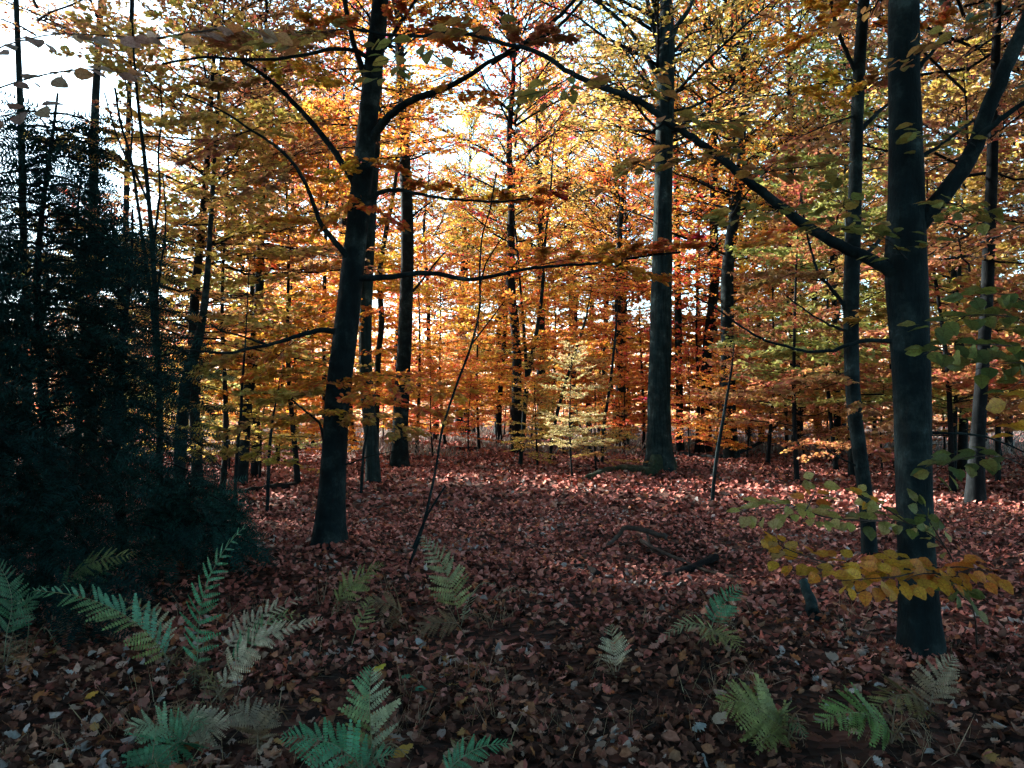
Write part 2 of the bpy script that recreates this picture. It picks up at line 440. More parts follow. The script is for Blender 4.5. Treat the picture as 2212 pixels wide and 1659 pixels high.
ARCH = {}
def arch(key, **kw):
    wv, lv = crown(**kw)
    ARCH[key] = (wv.mesh('branches_' + key, M_DARK), lv.mesh('crown_' + key, M_LEAF))
for k in range(3):
    arch('A%d' % k, seed=10 + k, z0=.9, z1=7.2, Rmax=2.5, nb=44, nleaf=13000, leaf=.094, tilt=.8, shape=lambda t: (1 - t) ** .6 * .85 + .2, wr=.014)
for k in range(3):
    arch('B%d' % k, seed=20 + k, z0=3.2, z1=13.5, Rmax=3.6, nb=54, nleaf=14500, leaf=.10, tilt=.6, shape=lambda t: math.sin(math.pi * (.15 + .8 * t)) * .8 + .25, elev=(4, 45), wr=.03, droop=.08)
for k in range(3):
    arch('C%d' % k, seed=30 + k, z0=7.0, z1=22.0, Rmax=5.0, nb=60, nleaf=16500, leaf=.125, tilt=.5, shape=lambda t: math.sin(math.pi * (.12 + .8 * t)) * .85 + .2, elev=(15, 60), wr=.06, droop=.04)

for k in range(3):  # large-leaved crowns for the added, unseen shade trees
    arch('S%d' % k, seed=40 + k, z0=6.5, z1=20.0, Rmax=5.4, nb=44, nleaf=5200, leaf=.30, shape=lambda t: math.sin(math.pi * (.12 + .8 * t)) * .85 + .2, tilt=.5, elev=(10, 55), wr=.06, droop=.04, shoots=False)

def trunk_mesh(seed, H, r0, mat, k=9, wob=.25):
    rng = np.random.default_rng(seed)
    n = 22; z = np.linspace(-.2, H, n)
    ph = rng.random(4) * 6.28
    pts = np.stack([wob * (np.sin(z * .33 + ph[0]) - np.sin(ph[0])) * .5 + wob * .2 * np.sin(z * 1.1 + ph[1]), wob * .5 * (np.sin(z * .4 + ph[2]) - np.sin(ph[2])), z], -1)
    rad = r0 * (1 - .85 * np.clip(z / H, 0, 1) ** 1.1)
    V, F = tube(pts, rad, k, rng, .07, .5, .3)
    return tri_mesh('trunk', V, F, mat, True)
TRUNK = {'A': [trunk_mesh(50 + k, 7.0, .065, M_DARK, 7, .3) for k in range(3)],
         'B': [trunk_mesh(60 + k, 13.2, .14, M_DARK, 9, .35) for k in range(3)],
         'S': [trunk_mesh(70 + k, 19.5, .24, M_DARK, 10, .3) for k in range(3)],
         'C': [trunk_mesh(70 + k, 21.5, .24, M_DARK, 10, .3) for k in range(3)]}

rnd = random.Random(5)
GROUPS = {}
def wood_tree(px, Y, kind, color, label, group, s=1.0, var=None, lean=0.0, name='beech_tree', leafless=False):
    """one tree of the background: a thing with trunk, branches and crown of its own"""
    v = rnd.randrange(3) if var is None else var
    x = (px - CX) / FD * Y
    rz = rnd.random() * 6.28
    t = thing(name, label, 'tree', (x, Y, float(G(x, Y)) - .02), group)
    t.rotation_euler = (R(rnd.uniform(-2, 2)), R(lean + rnd.uniform(-2.0, 2.0)), rz)
    t.scale = (s, s, s * rnd.uniform(.92, 1.1))
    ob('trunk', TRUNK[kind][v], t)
    if not leafless:
        wv, lv = ARCH['%s%d' % (kind, v)]
        ob('branches', wv, t)
        c = ob('crown', lv, t, color=[min(.8, ch * rnd.uniform(.9, 1.12)) for ch in color])
    return t

# ------------------------------------------------------------------ the trees one can tell apart
LEAFM = [tri_mesh('leaf_blade', *leaf_fine(s), M_NEAR, True) for s in (1, 2, 3)]
def leaf_objects(parent, pos, ax, up, size, color, rng, base, wid=1.0, name='leaf', meshes=LEAFM):
    """each leaf an object of its own under its thing"""
    x = nrm(ax); z = nrm(up - x * np.sum(up * x, 1, keepdims=True)); y = np.cross(z, x)
    cols = color if isinstance(color, list) else [color]
    for i in range(len(pos)):
        o = bpy.data.objects.new(name, meshes[int(rng.integers(len(meshes)))])
        COL.objects.link(o); o.parent = parent
        s = float(size[i]); wv = s * wid * rng.uniform(.88, 1.12)
        p = pos[i] - base
        o.matrix_local = Matrix(((x[i][0] * s, y[i][0] * wv, z[i][0] * s, p[0]), (x[i][1] * s, y[i][1] * wv, z[i][1] * s, p[1]),
                                 (x[i][2] * s, y[i][2] * wv, z[i][2] * s, p[2]), (0, 0, 0, 1)))
        c = cols[int(rng.integers(len(cols)))]; g = rng.uniform(.8, 1.15)
        o.color = (c[0] * g, c[1] * g * rng.uniform(.92, 1.08), c[2] * g, 1)

def hero(label, pts, depth=None, mat=M_BEECH, name='beech_tree', group=None, k=14, flare=.45, rough=.05, ext=5.0, dlean=0.0, branches=(), crown_=None, seed=1, moss=False):
    """pts: rows (x, y, width) in photograph pixels from the foot of the trunk upwards, on a trunk standing at one distance"""
    rng = np.random.default_rng(seed)
    if depth is None:
        b = onground(pts[0][0], pts[0][1]); depth = b[1]
    else:
        b = P(pts[0][0], pts[0][1], depth)
    b[2] = float(G(b[0], b[1]))
    t = thing(name, label, 'tree', b, group)
    rows = []
    n = len(pts)
    for i, (x, y, wd) in enumerate(pts):
        dp = depth + dlean * i / max(1, n - 1)
        q = P(x, y, dp); rows.append([*q, wd / 2 / FD * dp])
    rows[0][2] = min(rows[0][2], b[2] - .12)
    a1, a0 = np.array(rows[-1]), np.array(rows[-2])
    if ext > 0:
        dr = nrm(a1[:3] - a0[:3]); dr = nrm(dr + np.array([0, 0, .6]))
        for e in (.33, .66, 1.0):
            rows.append([*(a1[:3] + dr * ext * e), max(.008, a1[3] * (1 - .85 * e))])
    rr = catmull(rows, max(26, len(rows) * 5))
    V, F = tube(rr[:, :3], rr[:, 3], k, rng, rough, flare, max(.12, rr[0, 3] * 1.6))
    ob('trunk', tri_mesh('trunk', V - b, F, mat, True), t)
    if moss:
        sel = rr[:3]
        V, F = tube(sel[:, :3], sel[:, 3] * 1.02 * np.linspace(1.08, .93, 3), k, np.random.default_rng(seed), rough + .03, flare * 1.05, max(.12, rr[0, 3] * 1.6))
        ob('moss', tri_mesh('moss', V - b, F, M_MOSS, True), t)
    for br in branches:
        bp = br['p']; d0 = br.get('d0', depth); d1 = br.get('d1', depth)
        m = len(bp); rows = []
        for i, q in enumerate(bp):
            dd = d0 + (d1 - d0) * i / max(1, m - 1)
            wd = br['w'][1] + (br['w'][0] - br['w'][1]) * (1 - i / max(1, m - 1)) ** 1.5
            rows.append([*P(q[0], q[1], dd), wd / 2 / FD * dd])
        # start inside the trunk
        rr2 = catmull(rows, max(8, m * 4))
        rr2[1:-1, :3] += rng.standard_normal((len(rr2) - 2, 3)) * np.minimum(rr2[1:-1, 3:4], .012) * .22
        V, F = tube(rr2[:, :3], rr2[:, 3], 8, rng, .06, .3 if br.get('w')[0] > 12 else 0, .1)
        ob('branch', tri_mesh('branch', V - b, F, mat, True), t)
    if crown_:
        key, col, s, dz = crown_
        wv, lv = ARCH[key]
        for nm, me in (('branches', wv), ('crown', lv)):
            o = ob(nm, me, t, color=col)
            tp = np.array(rows[0][:3]) if False else None
            o.location = (0, 0, dz); o.scale = (s, s, s); o.rotation_euler = (0, 0, rng.random() * 6)
            if nm == 'branches': rz = o.rotation_euler[2]
            else: o.rotation_euler[2] = rz
    return t, b, depth, rng

def sprays(t, b, rng, specs, leaf=.075, maxobj=0, name='foliage', mul=1.0):
    """leafy sprays of one tree given by the picture points of foot and tip; the largest leaves become parts, the others one mass"""
    by = {}
    allp = []
    for sp in specs:
        sp['n'] = int(sp['n'] * mul)
        o = P(*sp['o']); e = P(*sp['t']); wood = Bag()
        p, a, u = fan(rng, o, e - o, sp.get('w', .4), sp['n'], leaf, wood, sp.get('droop', .06), sp.get('wr', .006), sp.get('tilt', .4))
        sz = leaf * rng.uniform(.75, 1.2, sp['n'])
        allp.append((p, a, u, sz, sp['c']))
        ob('twig', wood.mesh('twig', M_DARK, off=b), t)
    tot = sum(len(q[0]) for q in allp)
    for p, a, u, sz, c in allp:
        k = int(round(maxobj * len(p) / tot))
        if k: leaf_objects(t, p[:k], a[:k], u[:k], sz[:k], c, rng, b)
        if k < len(p):
            by.setdefault(c if not isinstance(c, list) else c[0], Bag()).add(*scatter(LEAF4_V, LEAF4_F, p[k:], a[k:], u[k:], sz[k:]))
    for c, bag in by.items():
        o = ob(name, bag.mesh(name, M_LEAF, off=b), t, color=c); o['kind'] = 'stuff'

# near beech on the left of the clearing
T1, b1, d1, r1 = hero('dark leaning beech trunk at the near left edge of the clearing, ringed by orange sprays',
    [(706, 1180, 62), (716, 1080, 56), (723, 960, 52), (730, 850, 52), (746, 720, 52), (757, 620, 50), (768, 520, 48), (783, 380, 46), (795, 260, 44), (806, 150, 42), (816, 60, 38), (822, -10, 36)],
    flare=.8, k=18, ext=9, seed=101, crown_=('B0', OR, 1.0, 3.9), branches=[
        dict(p=[(735, 718), (700, 713), (660, 720), (605, 738), (545, 752), (480, 763), (410, 757), (350, 770)], w=(13, 4), d1=8.2),
        dict(p=[(575, 745), (530, 728), (480, 715), (455, 700)], w=(6, 3), d0=9.0, d1=8.6),
        dict(p=[(762, 570), (742, 545), (715, 512), (690, 478), (668, 415), (635, 355), (590, 312), (540, 280), (480, 240), (400, 205)], w=(15, 4), d1=8.0),
        dict(p=[(770, 400), (735, 345), (690, 285), (640, 228), (598, 186), (557, 153), (520, 130)], w=(16, 7), d1=8.6),
        dict(p=[(755, 600), (800, 600), (850, 598), (905, 590), (950, 592), (1005, 603), (1060, 597), (1130, 582), (1210, 574), (1300, 567), (1400, 552), (1470, 545)], w=(15, 5), d1=8.0),
        dict(p=[(780, 440), (810, 421), (835, 412), (870, 411), (910, 420), (960, 429), (1015, 433), (1080, 436), (1150, 428)], w=(12, 4), d1=8.2),
        dict(p=[(790, 320), (822, 272), (868, 228), (918, 206), (962, 190), (1010, 166), (1052, 136), (1100, 112)], w=(21, 9), d1=8.2),
        dict(p=[(1060, 135), (1130, 95), (1175, 62), (1215, 28), (1250, -10)], w=(13, 8), d0=8.2, d1=7.8),
        dict(p=[(1135, 92), (1180, 76), (1225, 40), (1262, -5)], w=(9, 6), d0=8.1, d1=7.7),
        dict(p=[(808, 135), (785, 118), (760, 108), (715, 107), (660, 118), (590, 128), (520, 128), (440, 124), (350, 138)], w=(12, 5), d1=7.6),
        dict(p=[(800, 190), (776, 130), (758, 70), (742, -10)], w=(15, 10), d1=9.0),
        dict(p=[(812, 130), (845, 80), (875, 35), (905, -10)], w=(11, 7), d1=9.0),
        dict(p=[(730, 985), (700, 950), (690, 915), (662, 890), (625, 860), (600, 850)], w=(8, 3), d1=8.9),
        dict(p=[(720, 1010), (760, 1000), (800, 985), (850, 975)], w=(5, 2), d1=8.9),
    ])
sprays(T1, b1, r1, [
    dict(o=(740, 800, 9.3), t=(1000, 835, 8.6), n=420, w=.42, c=OR), dict(o=(735, 850, 9.3), t=(960, 880, 8.3), n=460, w=.45, c=OR),
    dict(o=(735, 850, 9.3), t=(580, 850, 8.7), n=330, w=.4, c=GO), dict(o=(735, 880, 9.3), t=(620, 905, 8.5), n=260, w=.4, c=YL),
    dict(o=(735, 880, 9.3), t=(900, 935, 8.6), n=340, w=.4, c=GO), dict(o=(735, 830, 9.3), t=(700, 815, 8.3), n=260, w=.6, c=OR),
    dict(o=(660, 720, 9.2), t=(560, 800, 8.8), n=300, w=.5, c=OR), dict(o=(540, 750, 8.9), t=(430, 800, 8.5), n=260, w=.5, c=GO),
    dict(o=(775, 430, 9.2), t=(700, 480, 8.7), n=220, w=.5, c=OR), dict(o=(775, 430, 9.2), t=(845, 470, 8.6), n=200, w=.5, c=OR),
    dict(o=(780, 380, 9.2), t=(720, 360, 8.6), n=240, w=.6, c=YL), dict(o=(785, 360, 9.2), t=(850, 350, 8.7), n=230, w=.6, c=OR),
    dict(o=(690, 480, 9.0), t=(610, 470, 8.6), n=230, w=.5, c=OR), dict(o=(640, 360, 8.8), t=(560, 400, 8.4), n=200, w=.5, c=BR),
    dict(o=(600, 186, 9.0), t=(700, 150, 8.4), n=330, w=.6, c=YL), dict(o=(590, 180, 9.0), t=(450, 170, 8.3), n=330, w=.5, c=BR),
    dict(o=(700, 107, 8.8), t=(640, 60, 8.2), n=330, w=.6, c=BR), dict(o=(560, 125, 8.4), t=(470, 60, 7.8), n=330, w=.6, c=BR),
    dict(o=(760, 80, 9.2), t=(680, 30, 8.5), n=330, w=.6, c=OR), dict(o=(850, 70, 9.2), t=(930, 30, 8.5), n=330, w=.6, c=RD),
    dict(o=(870, 411, 9.2), t=(960, 390, 8.7), n=260, w=.45, c=OR), dict(o=(960, 428, 9.0), t=(1130, 420, 8.4), n=340, w=.45, c=OR),
    dict(o=(1060, 435, 8.6), t=(1220, 400, 8.2), n=300, w=.45, c=RD), dict(o=(1130, 582, 8.7), t=(1330, 530, 8.2), n=400, w=.45, c=RD),
    dict(o=(1300, 567, 8.2), t=(1500, 505, 7.7), n=520, w=.45, c=RD), dict(o=(1280, 568, 8.2), t=(1430, 590, 7.9), n=330, w=.45, c=OR),
    dict(o=(960, 190, 9.0), t=(1050, 215, 8.3), n=230, w=.5, c=OR), dict(o=(1100, 112, 8.2), t=(1200, 60, 7.7), n=360, w=.6, c=BR),
    dict(o=(1050, 136, 8.3), t=(980, 40, 7.8), n=360, w=.6, c=RD), dict(o=(480, 240, 8.2), t=(380, 260, 7.6), n=240, w=.5, c=GO),
    dict(o=(540, 280, 8.4), t=(430, 330, 7.9), n=200, w=.5, c=BR),
], leaf=.075, maxobj=280)

# big mossy-footed oak behind the clearing
T4, b4, d4, r4 = hero('tall straight oak with a mossy flared foot standing alone behind the clearing',
    [(1425, 1015, 50), (1424, 960, 50), (1424, 850, 48), (1427, 720, 46), (1430, 580, 44), (1432, 430, 40), (1436, 280, 38), (1438, 170, 37), (1440, 60, 32), (1438, -10, 26)],
    mat=M_OAK, name='oak_tree', k=22, flare=.85, rough=.04, ext=7, seed=104, moss=True, crown_=('C0', GO, .95, .5), branches=[
        dict(p=[(1432, 175), (1412, 150), (1385, 100), (1350, 55), (1310, 20), (1270, -10)], w=(15, 8), d1=20.5),
        dict(p=[(1432, 120), (1412, 60), (1400, 10), (1395, -20)], w=(14, 9)),
        dict(p=[(1440, 110), (1460, 60), (1485, 25), (1500, -10)], w=(15, 9), d1=20.5),
        dict(p=[(1432, 230), (1400, 185), (1375, 150), (1350, 110), (1315, 80)], w=(9, 3), d1=20),
        dict(p=[(1400, 190), (1370, 185), (1330, 205), (1310, 212)], w=(6, 3), d0=21, d1=20),
        dict(p=[(1440, 240), (1480, 235), (1530, 215), (1570, 195), (1600, 170)], w=(8, 3), d1=20),
        dict(p=[(1440, 130), (1480, 85), (1500, 70), (1550, 60)], w=(8, 3), d1=20),
        dict(p=[(1425, 375), (1400, 365), (1375, 355), (1320, 360)], w=(7, 3), d1=20.5),
        dict(p=[(1420, 480), (1385, 465), (1340, 450)], w=(5, 2), d1=20.5),
    ])

# near trunk on the right
T5, b5, d5, r5 = hero('thick near-black beech trunk standing close by with two big rising limbs',
    [(1992, 1422, 92), (1986, 1340, 80), (1980, 1200, 74), (1975, 1050, 74), (1972, 900, 76), (1966, 750, 80), (1960, 640, 86), (1957, 560, 86), (1958, 440, 76), (1956, 300, 68), (1952, 150, 64), (1952, 0, 62), (1952, -60, 60)],
    k=24, flare=.5, ext=9, rough=.035, seed=105, crown_=('B1', BR, 1.0, 2.0), branches=[
        dict(p=[(1965, 500), (1998, 470), (2035, 425), (2075, 372), (2107, 315), (2128, 250), (2158, 182), (2190, 105), (2230, 20)], w=(40, 30), d1=4.9),
        dict(p=[(2115, 300), (2150, 265), (2212, 222), (2270, 190)], w=(15, 9), d0=5.0, d1=4.8),
        dict(p=[(1980, 345), (2030, 315), (2075, 280), (2110, 255)], w=(10, 6), d1=5.4),
        dict(p=[(1975, 160), (1998, 130), (2020, 105), (2045, 70)], w=(12, 6), d1=5.4),
        dict(p=[(1955, 610), (1915, 580), (1870, 555), (1830, 538), (1762, 500), (1700, 456), (1640, 408), (1600, 378), (1560, 344), (1500, 300), (1440, 262), (1380, 218), (1300, 188), (1240, 160), (1190, 130), (1150, 108), (1090, 94), (1020, 76), (975, 70), (900, 79), (835, 74), (760, 62)],
             w=(29, 7), d1=4.6),
        dict(p=[(1960, 742), (1925, 738), (1880, 735), (1840, 743), (1800, 756), (1750, 760), (1700, 749), (1650, 734), (1600, 705), (1550, 668), (1500, 640)], w=(11, 4), d1=5.3),
        dict(p=[(1990, 935), (2050, 936), (2120, 942), (2180, 962), (2240, 990)], w=(7, 3), d1=5.1),
        dict(p=[(1440, 262), (1400, 290), (1370, 296)], w=(7, 3), d0=4.95, d1=5.0),
    ])
NEARC = [(.52, .38, .09), (.62, .31, .08), (.47, .20, .07), (.39, .35, .09), (.60, .29, .10)]
NEARG = [(.32, .34, .08), (.39, .36, .08), (.24, .30, .08), (.46, .34, .08)]
sprays(T5, b5, r5, [
    dict(o=(1600, 380, 4.95), t=(1790, 345, 4.4), n=34, w=.35, c=NEARC, tilt=.25), dict(o=(1700, 456, 4.95), t=(1600, 450, 4.3), n=24, w=.4, c=NEARG, tilt=.25),
    dict(o=(1560, 344, 4.9), t=(1440, 330, 4.3), n=26, w=.4, c=NEARC, tilt=.25), dict(o=(1440, 262, 4.9), t=(1560, 250, 4.3), n=22, w=.4, c=NEARC, tilt=.25),
    dict(o=(1300, 188, 4.8), t=(1400, 160, 4.2), n=20, w=.4, c=NEARC, tilt=.25), dict(o=(1240, 160, 4.8), t=(1140, 215, 4.3), n=20, w=.4, c=NEARG, tilt=.25),
    dict(o=(1500, 300, 4.9), t=(1320, 370, 4.4), n=26, w=.35, c=NEARC, tilt=.25), dict(o=(1762, 500, 5.0), t=(1880, 480, 4.5), n=20, w=.4, c=NEARG, tilt=.25),
    dict(o=(900, 79, 4.6), t=(830, 150, 4.2), n=16, w=.4, c=NEARG, tilt=.3), dict(o=(1020, 76, 4.65), t=(1080, 40, 4.2), n=16, w=.4, c=NEARC, tilt=.3),
    dict(o=(1960, 560, 5.0), t=(1900, 495, 4.5), n=12, w=.4, c=NEARG, tilt=.25), dict(o=(760, 62, 4.6), t=(600, 70, 4.0), n=26, w=.4, c=NEARC, tilt=.3),
    dict(o=(1800, 500, 5.0), t=(1830, 410, 4.6), n=14, w=.4, c=NEARG, tilt=.3), dict(o=(2030, 430, 5.0), t=(2130, 470, 4.6), n=22, w=.4, c=NEARG, tilt=.3),
    dict(o=(2107, 315, 5.0), t=(2020, 270, 4.6), n=14, w=.4, c=NEARG, tilt=.3), dict(o=(1980, 120, 5.1), t=(2060, 60, 4.6), n=18, w=.5, c=NEARC, tilt=.3),
], leaf=.098, maxobj=480, mul=1.5)

# the other trunks one can name
H = []
def trunk(label, pts, **kw):
    r = hero(label, pts, **kw); H.append(r); return r
trunk('grey-green trunk half hidden directly behind the leaning near beech', [(806, 1035, 30), (804, 985, 29), (797, 900, 29), (790, 800, 29), (790, 680, 28), (795, 560, 26), (802, 440, 24), (812, 300, 20)], seed=111, mat=M_OAK, ext=8, crown_=('B0', OR, 1.0, 4.5))
trunk('straight dark trunk right of the leaning near beech, slightly bent at its foot', [(862, 1010, 36), (864, 930, 33), (870, 820, 33), (876, 680, 31), (880, 560, 28), (878, 430, 26), (872, 300, 23), (866, 180, 21), (862, 60, 19)], seed=112, ext=9, crown_=('C1', OR, .8, 3), branches=[
    dict(p=[(880, 640), (900, 620), (935, 575), (960, 545)], w=(8, 3)), dict(p=[(880, 480), (905, 455), (935, 435)], w=(6, 3))])
trunk('thin leaning stem between the near beech and the trunk beside it', [(812, 930, 12), (816, 790, 13), (824, 700, 13), (820, 600, 12), (832, 510, 10), (850, 420, 8)], depth=27, seed=113, crown_=('A0', YL, 1.0, 4))
trunk('slim dark trunk rising behind the right-hand half of the clearing, left of a paler one', [(1582, 990, 32), (1576, 920, 30), (1573, 800, 29), (1571, 680, 28), (1573, 570, 27), (1588, 450, 22), (1600, 350, 17), (1604, 250, 14), (1604, 150, 12)], seed=114, crown_=('C2', OR, .9, -1.5))
trunk('narrow upright trunk just right of the tall mossy-footed oak', [(1470, 978, 17), (1468, 880, 16), (1466, 760, 16), (1464, 620, 15), (1462, 480, 13), (1460, 350, 12)], seed=115, crown_=('B1', RD, 1.2, 0))
trunk('black straight trunk in the middle distance at the far end of the clearing', [(1170, 955, 22), (1170, 880, 21), (1168, 780, 20), (1168, 640, 18), (1166, 520, 16), (1162, 400, 13)], seed=116, crown_=('C0', YL, .9, 0))
trunk('thin twin-forked sapling standing in front of the far black trunk', [(1123, 1003, 9), (1130, 930, 10), (1138, 830, 10), (1155, 740, 9), (1170, 640, 8), (1178, 520, 6), (1190, 400, 4)], seed=117, ext=2, k=8, crown_=('A1', OR, 1.0, 1.5), branches=[dict(p=[(1138, 830), (1134, 740), (1126, 640), (1116, 520), (1108, 450), (1112, 380)], w=(8, 3))])
trunk('slim trunk left of the middle standing in the pale far brush', [(991, 945, 17), (992, 880, 16), (994, 780, 15), (998, 660, 14), (1002, 520, 11)], seed=118, crown_=('B2', OR, 1.1, 0))
trunk('slender forked trunk at the far middle with a yellow crown', [(1074, 943, 13), (1075, 860, 13), (1076, 760, 12), (1082, 660, 11), (1092, 560, 8)], seed=119, crown_=('A2', YL, 1.5, 2), branches=[dict(p=[(1076, 790), (1060, 740), (1040, 700), (1020, 640)], w=(6, 3))])
trunk('crooked trunk left of the tall oak, curving at its foot', [(1352, 968, 14), (1349, 900, 16), (1342, 820, 16), (1335, 720, 15), (1334, 620, 14), (1338, 520, 12), (1345, 420, 9)], seed=120, crown_=('B0', OR, 1.1, 0))
trunk('straight thin trunk with rust leaves between the far black trunk and the oak', [(1304, 955, 12), (1304, 850, 12), (1308, 740, 11), (1312, 600, 9)], depth=46, seed=121, crown_=('B1', RD, 1.1, 0))
trunk('far upright trunk showing between pale green sprays', [(1272, 945, 13), (1272, 850, 13), (1276, 720, 12), (1280, 600, 9)], depth=52, seed=122, crown_=('B2', YL, 1.1, 0))
T6, b6, d6, r6 = trunk('dark trunk kinked at its foot, just left of the thick near trunk', [(1878, 1210, 32), (1874, 1120, 31), (1864, 1030, 31), (1852, 940, 31), (1842, 840, 31), (1839, 720, 32), (1840, 580, 33), (1846, 440, 28), (1850, 300, 26), (1856, 150, 25), (1866, 0, 24), (1870, -40, 23)], seed=123, ext=8, crown_=('B2', BR, 1.0, 3.4), k=14, branches=[
    dict(p=[(1850, 160), (1830, 115), (1808, 60), (1795, 0), (1790, -30)], w=(10, 7)), dict(p=[(1848, 290), (1885, 255), (1905, 235), (1930, 220)], w=(12, 6), d1=9.2),
    dict(p=[(1838, 700), (1822, 660), (1795, 622), (1768, 590), (1752, 540), (1738, 480), (1730, 420)], w=(11, 4)), dict(p=[(1838, 720), (1800, 705), (1770, 690), (1740, 670), (1700, 640)], w=(7, 3), d1=8.3),
    dict(p=[(1842, 580), (1880, 540), (1910, 505), (1925, 480)], w=(11, 6), d1=9.2), dict(p=[(1850, 250), (1800, 265), (1740, 290), (1720, 300)], w=(5, 2), d1=8.2),
    dict(p=[(1858, 1010), (1800, 980), (1780, 960)], w=(5, 2), d1=8.4)])
sprays(T6, b6, r6, [dict(o=(1840, 250, 8.7), t=(1700, 330, 8.0), n=260, w=.5, c=BR), dict(o=(1800, 60, 8.7), t=(1700, 60, 8.0), n=330, w=.5, c=OR), dict(o=(1850, 200, 8.7), t=(1960, 130, 8.3), n=330, w=.5, c=BR),
    dict(o=(1850, 240, 8.7), t=(1760, 160, 8.0), n=330, w=.5, c=YL), dict(o=(1760, 590, 8.7), t=(1640, 600, 8.1), n=380, w=.5, c=BR), dict(o=(1740, 480, 8.7), t=(1640, 520, 8.0), n=330, w=.5, c=RD),
    dict(o=(1840, 800, 8.7), t=(1690, 830, 8.1), n=320, w=.5, c=BR), dict(o=(1845, 860, 8.7), t=(1930, 900, 8.0), n=240, w=.5, c=BR), dict(o=(1845, 700, 8.7), t=(1900, 660, 8.2), n=240, w=.5, c=GO),
    dict(o=(1868, 60, 8.7), t=(2040, 30, 8.0), n=360, w=.5, c=OR), dict(o=(1868, 20, 8.7), t=(1790, -60, 8.0), n=360, w=.5, c=YL), dict(o=(1860, 960, 8.7), t=(1980, 990, 8.1), n=160, w=.5, c=BR)], leaf=.075, maxobj=200)
trunk('leaning dark trunk on the left behind the yellow sprays', [(522, 985, 24), (532, 900, 22), (545, 780, 21), (558, 660, 20), (563, 520, 17), (566, 400, 14), (570, 260, 11)], depth=17, seed=124, crown_=('B1', BR, .95, -.3))
trunk('slanting grey stem behind the dark conifer', [(385, 960, 26), (400, 840, 24), (425, 750, 20), (440, 670, 16), (450, 560, 12)], depth=13, seed=125, crown_=('A1', GO, 1.2, 1.5))
trunk('pale teal trunk standing against the white sky at upper left', [(196, 960, 24), (198, 700, 22), (200, 520, 20), (202, 400, 19), (204, 280, 18), (208, 180, 16), (216, 40, 13), (220, -20, 12)], depth=24, mat=M_OAK, seed=126, ext=13, crown_=('C1', BR, 1.0, 5.4))
trunk('thin pale trunk at the far left against the white sky', [(60, 960, 18), (58, 700, 17), (50, 480, 15), (46, 300, 14), (40, 120, 12), (34, -20, 11)], depth=21.5, mat=M_OAK, seed=141, ext=13, crown_=('C2', BR, .9, 5.6))
trunk('slim dark trunk showing between the conifer and the many-stemmed sapling', [(268, 960, 14), (266, 700, 13), (272, 480, 12), (276, 300, 11), (282, 120, 10), (286, -20, 9)], depth=21, seed=142, ext=13, crown_=('C0', BR, .9, 5.2))
trunk('slim trunk just left of the leaning near beech', [(700, 925, 9), (700, 820, 9), (700, 700, 9), (702, 560, 8), (706, 440, 7)], depth=27, seed=127, crown_=('A2', OR, 1.5, 1.5))
trunk('dark trunk near the frame edge, seen past the thick trunk\'s long limb', [(2104, 1060, 40), (2112, 940, 30), (2122, 800, 26), (2132, 640, 25), (2138, 480, 24), (2144, 330, 22), (2150, 150, 19), (2155, 0, 16)], depth=13.5, seed=128, mat=M_DARK, crown_=('B2', BR, 1.0, .5))
trunk('thin stem between the thick near trunk and the frame edge', [(2060, 1000, 9), (2064, 860, 9), (2070, 640, 8), (2078, 500, 8), (2084, 380, 6)], depth=20, seed=129, crown_=('A0', GO, 1.4, 1))
trunk('slight trunk in brown leaves between the slim trunk and the kinked one', [(1768, 960, 17), (1766, 880, 16), (1764, 780, 14), (1760, 640, 11)], depth=34, seed=130, crown_=('B0', BR, 1.0, 0))
trunk('black trunk low behind the kinked trunk\'s foot', [(1842, 1015, 18), (1840, 900, 18), (1836, 780, 15)], depth=19, seed=131, crown_=('A1', OL, 1.4, .5))
trunk('narrow dark trunk right of the tall oak behind a grey leaning stick', [(1530, 980, 13), (1534, 880, 12), (1540, 760, 10), (1545, 640, 9)], depth=36, seed=132, crown_=('A2', OR, 1.7, 1))

# multi-stemmed sapling at the left
trunk('sapling of several thin stems fanning up beside the dark conifer', [(346, 1010, 15), (345, 900, 14), (341, 780, 13), (336, 660, 12), (330, 540, 11), (322, 440, 10), (312, 340, 9), (300, 240, 7), (290, 130, 5)], depth=9.2, seed=133, ext=1.5, k=8, branches=[
    dict(p=[(341, 800), (328, 660), (312, 540), (296, 430), (282, 340), (262, 270), (248, 190)], w=(10, 5)), dict(p=[(330, 540), (345, 420), (342, 330), (350, 250), (345, 180)], w=(6, 3)),
    dict(p=[(336, 660), (350, 560), (358, 480), (352, 380)], w=(6, 3)), dict(p=[(322, 440), (290, 370), (255, 300), (225, 200)], w=(6, 3)), dict(p=[(282, 340), (285, 260), (270, 170)], w=(5, 3))])

# crooked near sapling in the clearing
T15, b15, d15, r15 = trunk('bare crooked sapling with two stems leaning in the middle of the clearing', [(872, 1225, 6), (905, 1165, 6), (925, 1090, 6), (942, 1010, 5), (955, 930, 5), (985, 835, 5), (1018, 745, 5), (1036, 665, 4), (1036, 590, 4), (1042, 510, 3), (1058, 455, 3)],
    seed=134, ext=.4, k=8, flare=0, name='beech_sapling', branches=[dict(p=[(893, 1185), (915, 1130), (940, 1085), (962, 1050)], w=(7, 4), d1=8.0), dict(p=[(1036, 620), (1050, 570), (1080, 520), (1110, 480)], w=(4, 2)), dict(p=[(1018, 745), (1060, 690), (1090, 650)], w=(4, 2))])
trunk('short grey stem leaning out of the litter left of the near beech', [(577, 1110, 8), (580, 1020, 8), (583, 960, 7), (590, 900, 5), (600, 850, 3)], seed=135, ext=.3, k=7, flare=0, name='dead_sapling')
